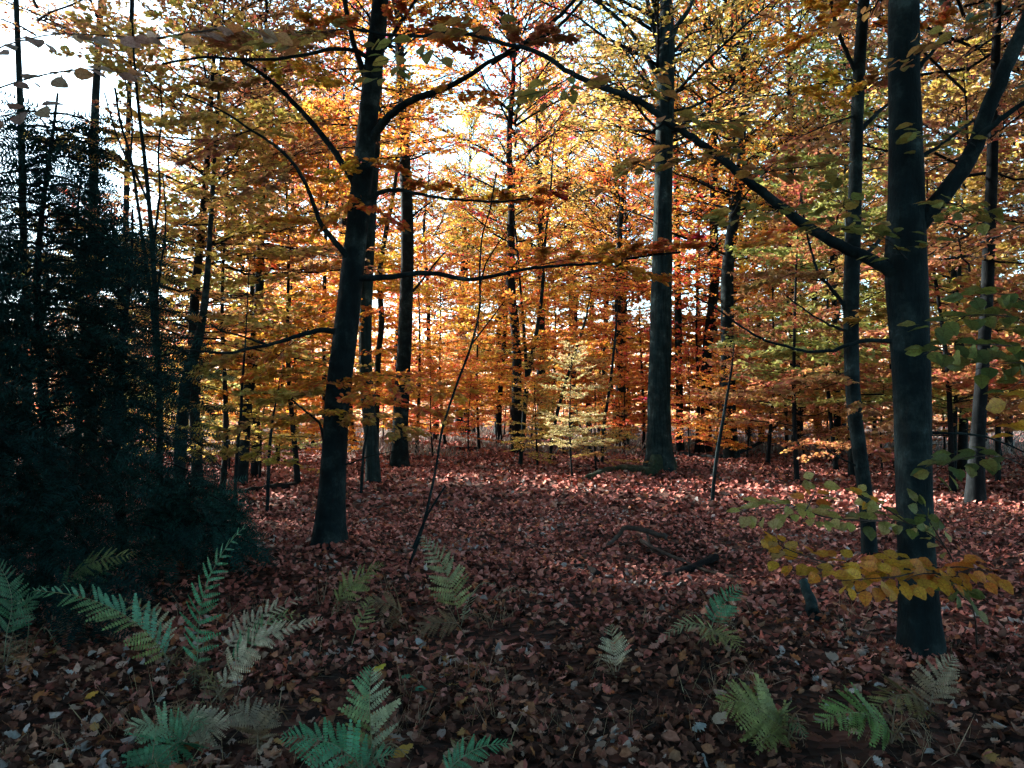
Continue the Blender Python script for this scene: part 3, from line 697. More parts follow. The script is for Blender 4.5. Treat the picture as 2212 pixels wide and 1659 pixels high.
trunk('bare grey stick leaning upright right of the oak', [(1537, 1078, 9), (1545, 1010, 8), (1556, 940, 8), (1568, 870, 6), (1580, 800, 5)], seed=136, ext=.5, k=7, flare=0, name='dead_sapling')
trunk('thin dark sapling stem leaning left before the oak', [(1186, 1000, 7), (1196, 930, 8), (1215, 850, 7), (1240, 770, 6), (1265, 690, 5)], seed=137, ext=1, k=7, flare=0, name='beech_sapling')
trunk('thin sapling stem beside the mossy mound', [(1300, 1004, 7), (1304, 930, 7), (1318, 830, 6), (1330, 720, 5)], seed=138, ext=1, k=7, flare=0, name='beech_sapling', branches=[dict(p=[(1297, 1003), (1270, 960), (1250, 910), (1245, 880)], w=(6, 3))])
trunk('little stem at the foot of the leaning near beech', [(780, 1070, 7), (783, 1010, 7), (788, 960, 5), (800, 900, 4)], seed=139, ext=.4, k=7, flare=0, name='beech_sapling')

TO, bo, do, ro = trunk('young beech with low olive-yellow sprays left of the leaning near beech', [(505, 1050, 9), (512, 980, 8), (520, 900, 7), (524, 820, 6), (530, 740, 4)], depth=10.2, seed=140, ext=1.0, k=8, flare=.2, name='beech_sapling')
OY = (.50, .42, .07)
sprays(TO, bo, ro, [dict(o=(512, 975, 10.2), t=(430, 985, 9.4), n=230, w=.5, c=OY), dict(o=(512, 960, 10.2), t=(610, 985, 9.5), n=280, w=.45, c=OY), dict(o=(515, 930, 10.2), t=(400, 935, 9.5), n=280, w=.45, c=OY),
    dict(o=(518, 910, 10.2), t=(660, 895, 9.6), n=300, w=.4, c=GO), dict(o=(520, 880, 10.2), t=(420, 870, 9.5), n=260, w=.45, c=GO), dict(o=(522, 850, 10.2), t=(620, 840, 9.5), n=240, w=.45, c=OY), dict(o=(524, 820, 10.2), t=(440, 800, 9.6), n=200, w=.5, c=TN)], leaf=.072, maxobj=60)

# ------------------------------------------------------------------ trees of the background
CW = {OR: 'orange', RD: 'rust-red', YL: 'yellow', GO: 'gold', OL: 'olive-green', BR: 'brown', PK: 'pinkish', TN: 'pale straw'}
KW = {'A': 'low', 'B': 'mid-height', 'C': 'tall'}
BINS = [(300, 'behind the dark conifers'), (500, 'behind the many-stemmed sapling'), (700, 'left of the leaning near beech'), (880, 'behind the leaning near beech'),
        (1080, 'between the leaning near beech and the far black trunk'), (1250, 'about the far black trunk'), (1420, 'just left of the mossy-footed oak'), (1590, 'just right of the mossy-footed oak'),
        (1710, 'halfway from the oak to the kinked trunk'), (1860, 'behind the kinked trunk'), (2000, 'behind the thick near trunk'), (9999, 'beyond the thick near trunk by the frame edge')]
FILL = {}
def many(rows, label, group, name='beech_tree'):
    for (px, Y, kd, c, s) in rows:
        t = wood_tree(px, Y, kd, c, label, group, s, name=name)
        where = next(q for lim, q in BINS if px < lim)
        FILL.setdefault('%s %s-leaved %s %s' % (('small ' if s < .85 else '') + KW[kd], CW[c], 'beech' if kd == 'A' else 'tree', where), []).append((Y, t))
def finish_labels():
    for lb, ts in FILL.items():
        ts.sort(key=lambda q: q[0]); n = len(ts)
        for i, (Y, t) in enumerate(ts):
            t['label'] = lb if n == 1 else lb + (', nearest' if i == 0 else ', farthest' if i == n - 1 else ', second nearest' if i == 1 else ', third nearest' if i == 2 else ', fourth nearest')
many([(900, 30, 'A', OR, 1.1), (960, 36, 'A', RD, 1.2), (1035, 33, 'A', OR, 1.0), (1100, 40, 'A', OR, 1.2), (1190, 34, 'A', RD, 1.1), (1240, 44, 'A', OR, 1.3),
      (1330, 36, 'A', RD, 1.2), (1390, 32, 'A', OR, 1.1), (1000, 50, 'A', PK, 1.4), (1130, 54, 'A', OR, 1.5), (860, 46, 'A', RD, 1.4), (1290, 52, 'A', RD, 1.5)],
     'small glowing orange beech in the far middle of the wood', 'orange understory beeches at the far middle')
many([(935, 27, 'A', OR, .5), (1010, 31, 'A', RD, .55), (1150, 37, 'A', OR, .6), (1215, 29, 'A', OR, .45), (1345, 30, 'A', RD, .55), (1365, 40, 'A', OR, .65), (1090, 48, 'A', RD, .7), (905, 40, 'A', RD, .65), (960, 56, 'A', PK, .8), (1040, 60, 'A', RD, .9), (1270, 58, 'A', OR, .9)],
     'little beech', 'low saplings behind the clearing', 'beech_sapling')
many([(1490, 27, 'A', RD, .5), (1545, 25, 'A', OR, .5), (1610, 26, 'A', OR, .5), (1665, 34, 'A', RD, .6), (1735, 24, 'A', BR, .55), (1790, 30, 'A', OR, .6), (1900, 22, 'A', BR, .5), (1580, 50, 'A', OR, .8), (1680, 52, 'A', OR, .8), (2040, 24, 'A', BR, .6), (2160, 26, 'A', BR, .6)],
     'little beech', 'low saplings right of the oak', 'beech_sapling')
many([(640, 24, 'A', OR, .5), (560, 19, 'A', GO, .5), (500, 22, 'A', GO, .5), (740, 26, 'A', OR, .5), (660, 40, 'A', RD, .7), (440, 26, 'A', GO, .6), (540, 34, 'A', OR, .7), (830, 36, 'A', RD, .6)],
     'little beech', 'low saplings at the left', 'beech_sapling')
many([(1235, 17.5, 'A', TN, .40), (1290, 20, 'A', GO, .42), (1160, 22, 'A', GO, .5)],
     'pale yellow-green young beech with layered sprays in front of the oak\'s left side', 'pale young beeches left of the oak', 'beech_sapling')
many([(1500, 30, 'A', RD, 1.2), (1560, 38, 'A', OR, 1.3), (1620, 31, 'A', OR, 1.1), (1660, 24, 'A', BR, 1.0), (1700, 28, 'A', OR, 1.1), (1760, 36, 'A', GO, 1.3), (1620, 46, 'A', OR, 1.5), (1800, 22, 'A', OL, 1.0), (1720, 18, 'A', BR, .9), (1930, 24, 'A', GO, 1.1), (1880, 32, 'A', OR, 1.3)],
     'brown and orange understory beech between the oak and the thick near trunk', 'understory beeches right of the oak')
many([(2060, 16, 'A', BR, 1.0), (2150, 19, 'A', GO, 1.1), (2010, 28, 'A', YL, 1.3), (2220, 24, 'A', BR, 1.3), (2100, 34, 'A', YL, 1.4), (2280, 15, 'A', BR, 1.1)],
     'dim olive-brown beech at the frame edge beyond the thick near trunk', 'understory beeches beyond the near trunk')
many([(640, 17, 'A', OR, 1.0), (600, 24, 'A', OR, 1.1), (480, 16, 'A', GO, 1.0), (520, 28, 'A', OR, 1.3), (420, 20, 'A', TN, 1.1), (680, 34, 'A', RD, 1.3), (760, 30, 'A', OR, 1.2), (350, 26, 'A', GO, .9), (560, 40, 'A', OR, 1.5), (280, 34, 'A', BR, 1.1), (200, 22, 'A', BR, 1.1)],
     'yellow and olive beech with flat sprays left of the leaning near trunk', 'understory beeches at the left')
many([(640, 30, 'B', BR, 1.1), (720, 40, 'B', OR, 1.2), (560, 20, 'B', BR, .85), (430, 15.5, 'B', BR, .85)],
     'brown-leaved tree of middling height left of the near beech', 'middle trees at the left')
many([(940, 42, 'B', OR, 1.2), (1080, 36, 'B', GO, 1.0), (1230, 46, 'B', OR, 1.2), (1360, 40, 'B', RD, 1.1), (1020, 58, 'B', YL, 1.3)],
     'orange tree of middling height behind the clearing', 'middle trees behind the clearing')
many([(1520, 40, 'B', OR, 1.1), (1640, 34, 'B', GO, 1.0), (1720, 44, 'B', OR, 1.2), (1800, 26, 'B', BR, .9), (1980, 36, 'B', BR, 1.1), (2180, 30, 'B', BR, 1.0), (2080, 22, 'B', BR, .9)],
     'brown and gold tree of middling height right of the oak', 'middle trees at the right')
many([(620, 44, 'C', BR, 1.0), (760, 34, 'C', RD, .9), (860, 56, 'C', BR, 1.1)],
     'tall brown-crowned tree whose leaves fill the upper left', 'tall trees at the left')
many([(1010, 50, 'C', YL, .85), (1120, 30, 'C', RD, .9), (1240, 52, 'C', OR, 1.1), (1330, 38, 'C', GO, .95), (1180, 66, 'C', YL, 1.2)],
     'tall russet-crowned tree behind the clearing', 'tall trees behind the clearing')
many([(1520, 30, 'C', GO, .95), (1620, 46, 'C', YL, 1.0), (1720, 30, 'C', GO, .9), (1820, 40, 'C', OR, 1.0), (1960, 28, 'C', BR, .9), (2120, 36, 'C', BR, 1.0), (2230, 24, 'C', BR, .9), (1700, 58, 'C', YL, 1.1)],
     'tall yellow-olive crowned tree filling the upper right', 'tall trees at the right')

# unseen trees added around and behind the camera to shade the foreground
finish_labels()
for (x, y, kd, c, s) in [(-5.5, -1.5, 'S', BR, .8), (4.5, -3, 'S', BR, .85), (0.5, -7, 'S', BR, .9), (9.2, 4.5, 'S', BR, .8), (-8, 5, 'S', BR, .8), (11.5, 9, 'S', BR, 1.0), (6.0, 1.0, 'S', BR, .8), (-4.2, 2.0, 'S', BR, .8),
                         (-2.4, -1.8, 'S', BR, .75), (2.7, -1.5, 'S', BR, .75), (3.9, 2.0, 'S', BR, .82), (-3.6, 2.6, 'S', BR, .82), (0.2, -4.0, 'S', BR, .8), (-11.5, 10, 'S', BR, .8), (-15.5, 15, 'S', BR, .95), (-13.5, 12.5, 'S', BR, .85),
                         (-18.5, 19, 'S', BR, 1.0), (-9.5, 7.0, 'S', BR, .75), (5.2, 3.6, 'S', BR, .9), (-5.4, 4.0, 'S', BR, .9), (6.4, 6.6, 'S', BR, 1.05), (9.0, 8.0, 'S', BR, 1.05), (12.5, 13.0, 'S', BR, 1.0), (8.3, 11.5, 'S', BR, 1.15), (10.8, 15.5, 'S', BR, 1.5), (1.6, -2.6, 'S', BR, .9), (-1.6, -3.4, 'S', BR, .9)]:
    t = wood_tree(CX, 10, kd, (.030, .058, .050), 'unseen dark evergreen added near the viewer to shade the foreground', 'shade trees added around the viewer', s, name='shade_evergreen')
    t.location = (x, y, float(G(x, y)))

# ------------------------------------------------------------------ far wood as one mass
rng = np.random.default_rng(77)
n = 150000
Y = rng.uniform(62, 105, n); X = (rng.uniform(-.25, 2.25, n) * 1106 - CX) / FD * Y
low = rng.random(n) < .6
Z = np.where(low, .2 + 9.5 * rng.random(n), 1.0 + 24 * rng.random(n) ** 1.15)
cl = np.sin(X * .35) + np.sin(Y * .5 + X * .22) + np.sin(Z * .8 + X * .5) + rng.standard_normal(n) * .8
keep = low | ((cl > (.5 + 2.6 * np.clip((Z - 6) / 18, 0, 1))) & (X / Y > -.36))
X, Y, Z = X[keep], Y[keep], Z[keep]; n = len(X)
pos = np.stack([X, Y, Z], -1)
ax = rng.standard_normal((n, 3)) * [1, 1, .6]
V, F = scatter(LEAF4_V, LEAF4_F, pos, ax, np.array([0, 0, .2]) + rng.standard_normal((n, 3)), rng.uniform(.25, .5, n))
o = ob('distant_wood', tri_mesh('distant_wood', V, F, M_LEAF), color=(.66, .30, .11))
o['kind'] = 'stuff'; tag(o, 'far mass of orange autumn foliage closing the view', 'foliage')
# unseen leaf mass added beside and behind the viewer to block sky light
n = 42000
th = rng.uniform(R(42), R(318), n); rr_ = rng.uniform(16, 34, n)
X = np.sin(th) * rr_; Y = np.cos(th) * rr_ + 4; Z = .3 + 21 * rng.random(n)
pos = np.stack([X, Y, Z], -1)
V, F = scatter(LEAF4_V, LEAF4_F, pos, rng.standard_normal((n, 3)) * [1, 1, .4], np.array([0, 0, .8]) + rng.standard_normal((n, 3)) * .8, rng.uniform(.3, .6, n))
o = ob('sky_blocking_foliage', tri_mesh('sky_blocking_foliage', V, F, M_LEAF), color=(.05, .065, .05))
o['kind'] = 'stuff'; tag(o, 'unseen dark foliage added beside and behind the viewer to block sky light', 'foliage')
# pale dead brush along the far edge of the clearing
n = 26000
Y = rng.uniform(27, 62, n); X = (rng.uniform(.12, 2.0, n) * 1106 - CX) / FD * Y
hh = rng.uniform(.15, .75, n) * (0.5 + .5 * np.sin(X * .9 + Y * .4))
hh = np.abs(hh) + .1
pos = np.stack([X, Y, G(X, Y)], -1)
ax = np.array([0, 0, 1.0]) + rng.standard_normal((n, 3)) * .45
TV = np.array([(0, .035, 0), (0, -.035, 0), (.6, .02, .08), (1, 0, .25)], float); TF = np.array([(0, 1, 2), (1, 3, 2)])
V, F = scatter(TV, TF, pos, ax, rng.standard_normal((n, 3)), hh)
o = ob('dead_brush', tri_mesh('dead_brush', V, F, M_LEAF), color=(.13, .105, .09))
o['kind'] = 'stuff'; tag(o, 'pale dead undergrowth along the far edge of the clearing', 'undergrowth')

# ------------------------------------------------------------------ dark conifers at the left
def needle_twig():
    V = []; F = []
    n = 11
    for i in range(n):
        t = .05 + .93 * i / (n - 1); L = .23 * (1 - .55 * t)
        for s in (1, -1):
            k = len(V)
            V += [(t - .022, 0, 0), (t + .022, 0, 0), (t + L * .55, s * L, .02 * (i % 3))]
            F += [(k, k + 1, k + 2)]
    k = len(V); V += [(0, .008, 0), (0, -.008, 0), (1, 0, 0)]; F += [(k, k + 1, k + 2)]
    return np.array(V, float), np.array(F)
NT_V, NT_F = needle_twig()
def conifer(px, Y, Hh, Rb, label, seed, nb, ntw, col, aim=None):
    rng = np.random.default_rng(seed)
    x = (px - CX) / FD * Y; b = np.array([x, Y, float(G(x, Y))])
    t = thing('conifer_tree', label, 'tree', b)
    z = np.linspace(-.1, Hh, 14); pts = np.stack([.05 * np.sin(z * 1.7 + seed), .05 * np.cos(z * 1.3 + seed), z], -1)
    ob('trunk', tri_mesh('trunk', *tube(pts, .055 * (1 - .9 * np.clip(z / Hh, 0, 1)) + .004, 9, rng, .06, .4, .2), M_DARK, True), t)
    wood, lf = Bag(), Bag()
    for i in range(nb):
        zz = .25 + (Hh * .97 - .25) * (i / nb) ** .9
        L = Rb * (1 - zz / Hh) ** .5 * rng.uniform(.35, 1.2) + .12
        az = i * 2.4 + rng.standard_normal() * .3
        f = np.array([math.cos(az), math.sin(az), 0]); s = np.array([-f[1], f[0], 0])
        tt = np.linspace(0, 1, 7)
        up0 = rng.uniform(.1, .45)
        bp = np.array([0, 0, zz]) + f * (tt * L)[:, None]; bp[:, 2] += L * (up0 * tt - .55 * tt ** 2)
        bp += s * (rng.standard_normal() * .15 * L * tt ** 2)[:, None]
        wood.add(*tube(bp, np.linspace(.012, .003, 7), 4))
        m = int(ntw * L / Rb) + 6
        u = rng.uniform(.12, 1, m); k = np.clip((u * 6).astype(int), 0, 5); fr = (u * 6 - k)[:, None]
        p0 = bp[k] * (1 - fr) + bp[k + 1] * fr
        sg = np.where(rng.random(m) < .5, 1, -1)
        an = rng.uniform(.4, 1.1, m)
        dr = np.cos(an)[:, None] * f + (np.sin(an) * sg)[:, None] * s; dr[:, 2] += rng.standard_normal(m) * .38 - .42
        ln = rng.uniform(.12, .42, m) * (1.15 - .4 * u)
        off = dr * (rng.random(m) * .32 * (1 - .6 * u) * L)[:, None] + rng.standard_normal((m, 3)) * [.03, .03, .05]
        lf.add(*scatter(NT_V, NT_F, p0 + off, dr, np.array([0, 0, 1.0]) + rng.standard_normal((m, 3)) * .8, ln))
    ob('branches', wood.mesh('branches', M_DARK), t)
    o = ob('foliage', lf.mesh('foliage', M_NEEDLE), t, color=col); o['kind'] = 'stuff'
    return t
CON = (.006, .033, .034)
conifer(95, 6.6, 4.3, 1.25, 'dark blue-green conifer with drooping sprays filling the left edge', 201, 120, 62, CON)
conifer(-170, 5.6, 3.4, 1.05, 'dark conifer cut off by the left frame edge', 202, 70, 70, CON)
conifer(265, 8.2, 3.7, 1.25, 'slimmer dark conifer at the foot of the many-stemmed sapling', 203, 80, 42, CON)
conifer(420, 8.0, .9, .75, 'low teal conifer bush spreading towards the near beech', 204, 34, 42, (.016, .07, .065))
conifer(170, 11.5, 5.2, 1.5, 'dim conifer standing behind the left-hand conifers', 205, 80, 46, CON)

# ------------------------------------------------------------------ ferns
def pinna_mesh():
    n = 9; V = []; F = []
    for i in range(n):
        t0 = .02 + .9 * i / n; t1 = t0 + .9 / n * .86; tm = t0 + .9 / n * .75
        h = .092 * math.sin(math.pi * (.18 + .80 * (i + .5) / n)) ** .7 + .012
        z = -.16 * t0 * t0
        k = len(V)
        V += [(t0, 0, z), (t1, 0, z), (tm, h, z - .01), (t0 + .01, h * .8, z - .01), (tm, -h, z - .01), (t0 + .01, -h * .8, z - .01)]
        F += [(k, k + 1, k + 2), (k, k + 2, k + 3), (k, k + 4, k + 1), (k, k + 5, k + 4)]
    k = len(V); V += [(0, .014, .004), (0, -.014, .004), (1, 0, -.16), (.5, 0, -.03)]; F += [(k, k + 1, k + 3), (k, k + 3, k + 2), (k + 1, k + 2, k + 3)]
    return tri_mesh('pinna', np.array(V, float), np.array(F), M_FERN)
PINNA = pinna_mesh()
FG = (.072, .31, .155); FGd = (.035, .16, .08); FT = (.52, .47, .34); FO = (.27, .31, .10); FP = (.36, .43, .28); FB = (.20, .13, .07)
def fern(label, fronds, group=None):
    """fronds: dicts p=picture points foot to tip, d=(distance at foot, at tip), w=half width in metres, c=(colour at foot, at tip), face"""
    for fr in fronds:
        k = onground(fr['p'][0][0], fr['p'][0][1] + fr.get('low', 30))[1] / fr['d'][0]
        if fr.get('stipe', True) is False: k = min(k, 1.16)
        fr['d'] = (fr['d'][0] * k, fr['d'][1] * k); fr['w'] *= k
    f0 = fronds[0]
    b = P(*f0['p'][0], f0['d'][0]); b[2] = float(G(b[0], b[1]))
    t = thing('fern', label, 'fern', b, group)
    re = random.Random(int(b[0] * 1000) ^ int(b[1] * 700))
    for _ in range(re.choice((2, 3, 3))):
        az = re.random() * 6.28; L = re.uniform(.16, .34); hh = re.uniform(.06, .20)
        q = np.array([(b[0] + math.cos(az) * L * t_, b[1] + math.sin(az) * L * t_, float(G(b[0], b[1])) + .01 + hh * (1 - (1.35 * t_ - .75) ** 2 / .5625)) for t_ in (0, .3, .6, 1.0)])
        q[-1, 2] = max(q[-1, 2], float(G(q[-1, 0], q[-1, 1])) + .02)
        c = re.choice((FB, FB, FO, FGd, (.22, .18, .10)))
        fronds = fronds + [dict(W=q, p=f0['p'], d=f0['d'], w=re.uniform(.05, .09), c=(FB, c), n=re.randint(10, 14), stipe=False, face=(0, -.25, .97), miss=.15)]
    for fi, fr in enumerate(fronds):
        rng = np.random.default_rng(abs(int(fr['p'][0][0] * 7 + fr['p'][-1][1])) + fi)
        m = len(fr['p'])
        pts = np.array([P(x, y, fr['d'][0] + (fr['d'][1] - fr['d'][0]) * i / (m - 1)) for i, (x, y) in enumerate(fr['p'])])
        if 'W' in fr: pts = fr['W']
        g = fr.get('stipe', True)
        rows = list(pts)
        if g:
            q = pts[0] - (pts[1] - pts[0]) * .6; q = np.array([q[0], q[1], float(G(q[0], q[1])) - .02])
            if pts[0][2] - q[2] > .03: rows = [q] + rows
        c = catmull(np.array(rows), 30)
        V, F = tube(c, np.linspace(.0045, .0012, 30), 5)
        col0, col1 = np.array(fr['c'][0]), np.array(fr['c'][-1])
        fo = ob('frond', tri_mesh('frond', V - b, F, M_FERN, True), t, color=col0 * .5 + np.array(FT) * .3)
        body = catmull(pts, 200)
        npair = fr.get('n', 19)
        ss = np.linspace(fr.get('s0', .06), .985, npair)
        Tn = nrm(np.gradient(body, axis=0))
        face = nrm(np.array(fr.get('face', (0, -.55, .83))))
        tint = fr.get('side')
        for i, s in enumerate(ss):
            j = int(s * 199); p = body[j]; T = Tn[j]
            sd_ = nrm(np.cross(face, T)); nn = np.cross(T, sd_)
            prof = min(1, (s + .18) / .42) ** .8 * max(.04, (1 - s)) ** .62 * 1.22
            for sg in (1, -1):
                if rng.random() < fr.get('miss', .07): continue
                L = fr['w'] * prof * rng.uniform(.9, 1.08)
                an = R(66 - 22 * s) + rng.standard_normal() * .10
                x = nrm(math.cos(an) * T + math.sin(an) * sg * sd_ + nn * rng.normal(-.02, .17))
                z = nrm(nn + rng.standard_normal(3) * .28); z = nrm(z - x * np.dot(z, x)); y = np.cross(z, x)
                o = bpy.data.objects.new('pinna', PINNA); COL.objects.link(o); o.parent = fo
                wv = max(L, .028) * fr.get('pw', 1.0)
                q = p - b
                o.matrix_local = Matrix(((x[0] * L, y[0] * wv, z[0] * L, q[0]), (x[1] * L, y[1] * wv, z[1] * L, q[1]), (x[2] * L, y[2] * wv, z[2] * L, q[2]), (0, 0, 0, 1)))
                cc = col0 * (1 - s) + col1 * s
                if tint is not None and sg == tint[0]: cc = np.array(tint[1])
                cc = cc * rng.uniform(.8, 1.2)
                o.color = (cc[0], cc[1], cc[2], 1)
    return t
fern('tall upright green fern frond with gaps low on its stem, in the left foreground', [dict(p=[(426, 1440), (428, 1370), (436, 1300), (458, 1235), (490, 1180), (526, 1140)], d=(4.05, 3.9), w=.15, c=(FG, FG), n=17, miss=.0, face=(-.2, -.8, .5))])
fern('broad green and tan fern leaning left over the dark litter', [dict(p=[(362, 1420), (310, 1360), (250, 1318), (170, 1288), (74, 1275)], d=(3.9, 3.7), w=.17, c=(FO, FG), n=24, face=(.1, -.5, .85), side=(-1, (.12, .38, .24))),
     dict(p=[(352, 1400), (330, 1345), (300, 1310), (262, 1296)], d=(3.9, 4.1), w=.12, c=(FT, FO), n=13, face=(.1, -.6, .8))])
fern('pale withered fern with two straw-coloured fronds reaching right', [dict(p=[(478, 1490), (520, 1420), (585, 1368), (695, 1336)], d=(3.75, 3.7), w=.105, c=(FT, FT), n=26, face=(-.1, -.7, .7), pw=1.5),
     dict(p=[(492, 1400), (535, 1350), (590, 1316), (655, 1288)], d=(3.9, 4.1), w=.105, c=(FT, FT), n=18, face=(-.1, -.7, .7)), dict(p=[(500, 1425), (560, 1360), (610, 1330), (655, 1330)], d=(3.95, 4.0), w=.10, c=(FG, FO), n=14, face=(0, -.6, .8))])
fern('wide fern at the bottom edge, half bright green and half tan', [dict(p=[(392, 1600), (372, 1612), (340, 1640), (322, 1675)], d=(3.35, 3.1), w=.20, c=(FG, FG), n=18, face=(.1, -.5, .85), stipe=False), dict(p=[(372, 1590), (410, 1580), (455, 1572), (495, 1558)], d=(3.3, 3.35), w=.15, c=(FT, FT), n=18, face=(-.1, -.6, .8)),
     dict(p=[(392, 1600), (350, 1572), (310, 1565), (272, 1580)], d=(3.35, 3.25), w=.13, c=(FG, FP), n=16, face=(0, -.6, .8)), dict(p=[(392, 1600), (400, 1568), (420, 1548), (440, 1540)], d=(3.4, 3.5), w=.10, c=(FG, FP), n=12, face=(0, -.6, .8))])
fern('teal-green fern cut by the bottom edge, a pink leaf caught on it', [dict(p=[(790, 1665), (740, 1620), (690, 1598), (612, 1592)], d=(3.2, 3.2), w=.16, c=(FG, FG), n=20, face=(.05, -.6, .8)), dict(p=[(780, 1665), (810, 1640), (850, 1628)], d=(3.2, 3.15), w=.09, c=(FGd, FG), n=10, face=(0, -.6, .8))])
fern('upright fern green on one side and straw on the other, below the clearing', [dict(p=[(803, 1620), (800, 1560), (798, 1500), (803, 1445)], d=(3.45, 3.5), w=.17, c=(FO, FG), n=20, face=(0, -.8, .55), side=(-1, FP))])
fern('small bright green fern frond lying along the bottom edge at the middle', [dict(p=[(965, 1668), (1000, 1635), (1045, 1612), (1105, 1606)], d=(3.2, 3.25), w=.09, c=(FG, FG), n=18, face=(0, -.6, .8))])
fern('pale olive fern frond standing where the foreground meets the clearing', [dict(p=[(988, 1320), (975, 1270), (952, 1215), (912, 1160)], d=(4.9, 4.9), w=.155, c=(FO, FP), n=20, face=(.1, -.85, .5)), dict(p=[(1002, 1330), (1015, 1290), (1040, 1260), (1068, 1262)], d=(4.8, 4.6), w=.075, c=(FP, FP), n=17, face=(0, -.3, .95)),
     dict(p=[(1060, 1300), (1090, 1278), (1120, 1272), (1158, 1282)], d=(4.9, 4.7), w=.07, c=(FB, FT), n=15, face=(0, -.4, .9))])
fern('dull olive fern left of the pale one in the clearing\'s near edge', [dict(p=[(728, 1300), (750, 1272), (785, 1242), (825, 1218)], d=(4.9, 4.95), w=.14, c=(FO, FO), n=18, face=(-.1, -.7, .7)), dict(p=[(770, 1360), (790, 1320), (800, 1290)], d=(4.6, 4.7), w=.09, c=(FO, FO), n=10, face=(0, -.6, .8))])
fern('little pale straw fern standing alone in the middle foreground', [dict(p=[(1330, 1440), (1328, 1410), (1324, 1382), (1318, 1352)], d=(4.2, 4.2), w=.105, c=(FT, FP), n=13, face=(0, -.85, .5))])
fern('fern with a teal upright tip and spreading olive fronds right of the middle', [dict(p=[(1540, 1345), (1555, 1318), (1575, 1290), (1600, 1266)], d=(4.6, 4.65), w=.115, c=(FG, FG), n=14, face=(-.2, -.8, .6)), dict(p=[(1560, 1380), (1520, 1352), (1475, 1350), (1420, 1385)], d=(4.3, 4.2), w=.09, c=(FO, FP), n=16, face=(0, -.5, .85)),
     dict(p=[(1520, 1375), (1560, 1370), (1585, 1385), (1602, 1412)], d=(4.2, 4.0), w=.10, c=(FO, FO), n=15, face=(0, -.5, .85))])
fern('large arching olive fern near the bottom, left of the green one', [dict(p=[(1700, 1580), (1650, 1540), (1605, 1515), (1558, 1520)], d=(3.5, 3.45), w=.21, c=(FO, FO), n=24, face=(0, -.55, .83)), dict(p=[(1690, 1575), (1660, 1590), (1630, 1610)], d=(3.4, 3.2), w=.10, c=(FO, FO), n=14, face=(0, -.5, .85)),
     dict(p=[(1660, 1560), (1700, 1545), (1740, 1590)], d=(3.5, 3.35), w=.09, c=(FO, FGd), n=14, face=(0, -.5, .85))])
fern('fresh green fern frond at the lower right', [dict(p=[(1925, 1580), (1875, 1545), (1820, 1540), (1768, 1562)], d=(3.45, 3.3), w=.17, c=((.17, .32, .09), (.20, .34, .10)), n=22, face=(0, -.5, .85))])
fern('tan feathery fern at the foot of the thick near trunk', [dict(p=[(2010, 1520), (2020, 1480), (2035, 1450), (2060, 1420)], d=(3.8, 3.9), w=.13, c=(FB, FT), n=16, face=(0, -.7, .7)), dict(p=[(2000, 1520), (1960, 1500), (1920, 1510), (1880, 1540)], d=(3.8, 3.6), w=.15, c=(FB, FO), n=18, face=(0, -.5, .85))])
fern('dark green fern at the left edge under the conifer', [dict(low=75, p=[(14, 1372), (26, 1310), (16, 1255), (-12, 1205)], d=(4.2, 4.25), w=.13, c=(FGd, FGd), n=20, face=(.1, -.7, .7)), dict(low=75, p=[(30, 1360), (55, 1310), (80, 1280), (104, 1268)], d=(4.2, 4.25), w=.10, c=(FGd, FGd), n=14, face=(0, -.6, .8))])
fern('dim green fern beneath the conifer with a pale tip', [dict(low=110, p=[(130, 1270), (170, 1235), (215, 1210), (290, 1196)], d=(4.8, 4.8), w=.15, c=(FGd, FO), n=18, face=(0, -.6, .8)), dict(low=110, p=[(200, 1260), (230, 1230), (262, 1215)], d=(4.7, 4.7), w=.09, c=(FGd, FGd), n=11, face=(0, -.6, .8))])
fern('grey drooping fern tips on two thin stalks at the left edge', [dict(p=[(58, 1400), (62, 1330), (45, 1300), (0, 1300)], d=(3.8, 3.7), w=.07, c=(FGd, FP), n=16, s0=.45, face=(0, -.3, .95))])
fern('brown withered fern low in the middle of the foreground', [dict(p=[(870, 1330), (850, 1310), (810, 1300), (770, 1310)], d=(4.7, 4.6), w=.13, c=(FB, FB), n=16, face=(0, -.5, .85)), dict(p=[(990, 1350), (960, 1345), (920, 1350), (880, 1380)], d=(4.4, 4.3), w=.13, c=(FB, FB), n=16, face=(0, -.5, .85))])
fern('faded grey fern between the tan bottom fern and the green one', [dict(p=[(560, 1600), (545, 1560), (520, 1535), (500, 1530)], d=(3.4, 3.4), w=.13, c=(FB, (.2, .19, .14)), n=15, face=(0, -.6, .8)), dict(p=[(560, 1600), (575, 1560), (600, 1545)], d=(3.4, 3.45), w=.09, c=(FB, (.2, .19, .14)), n=12, face=(0, -.6, .8))])

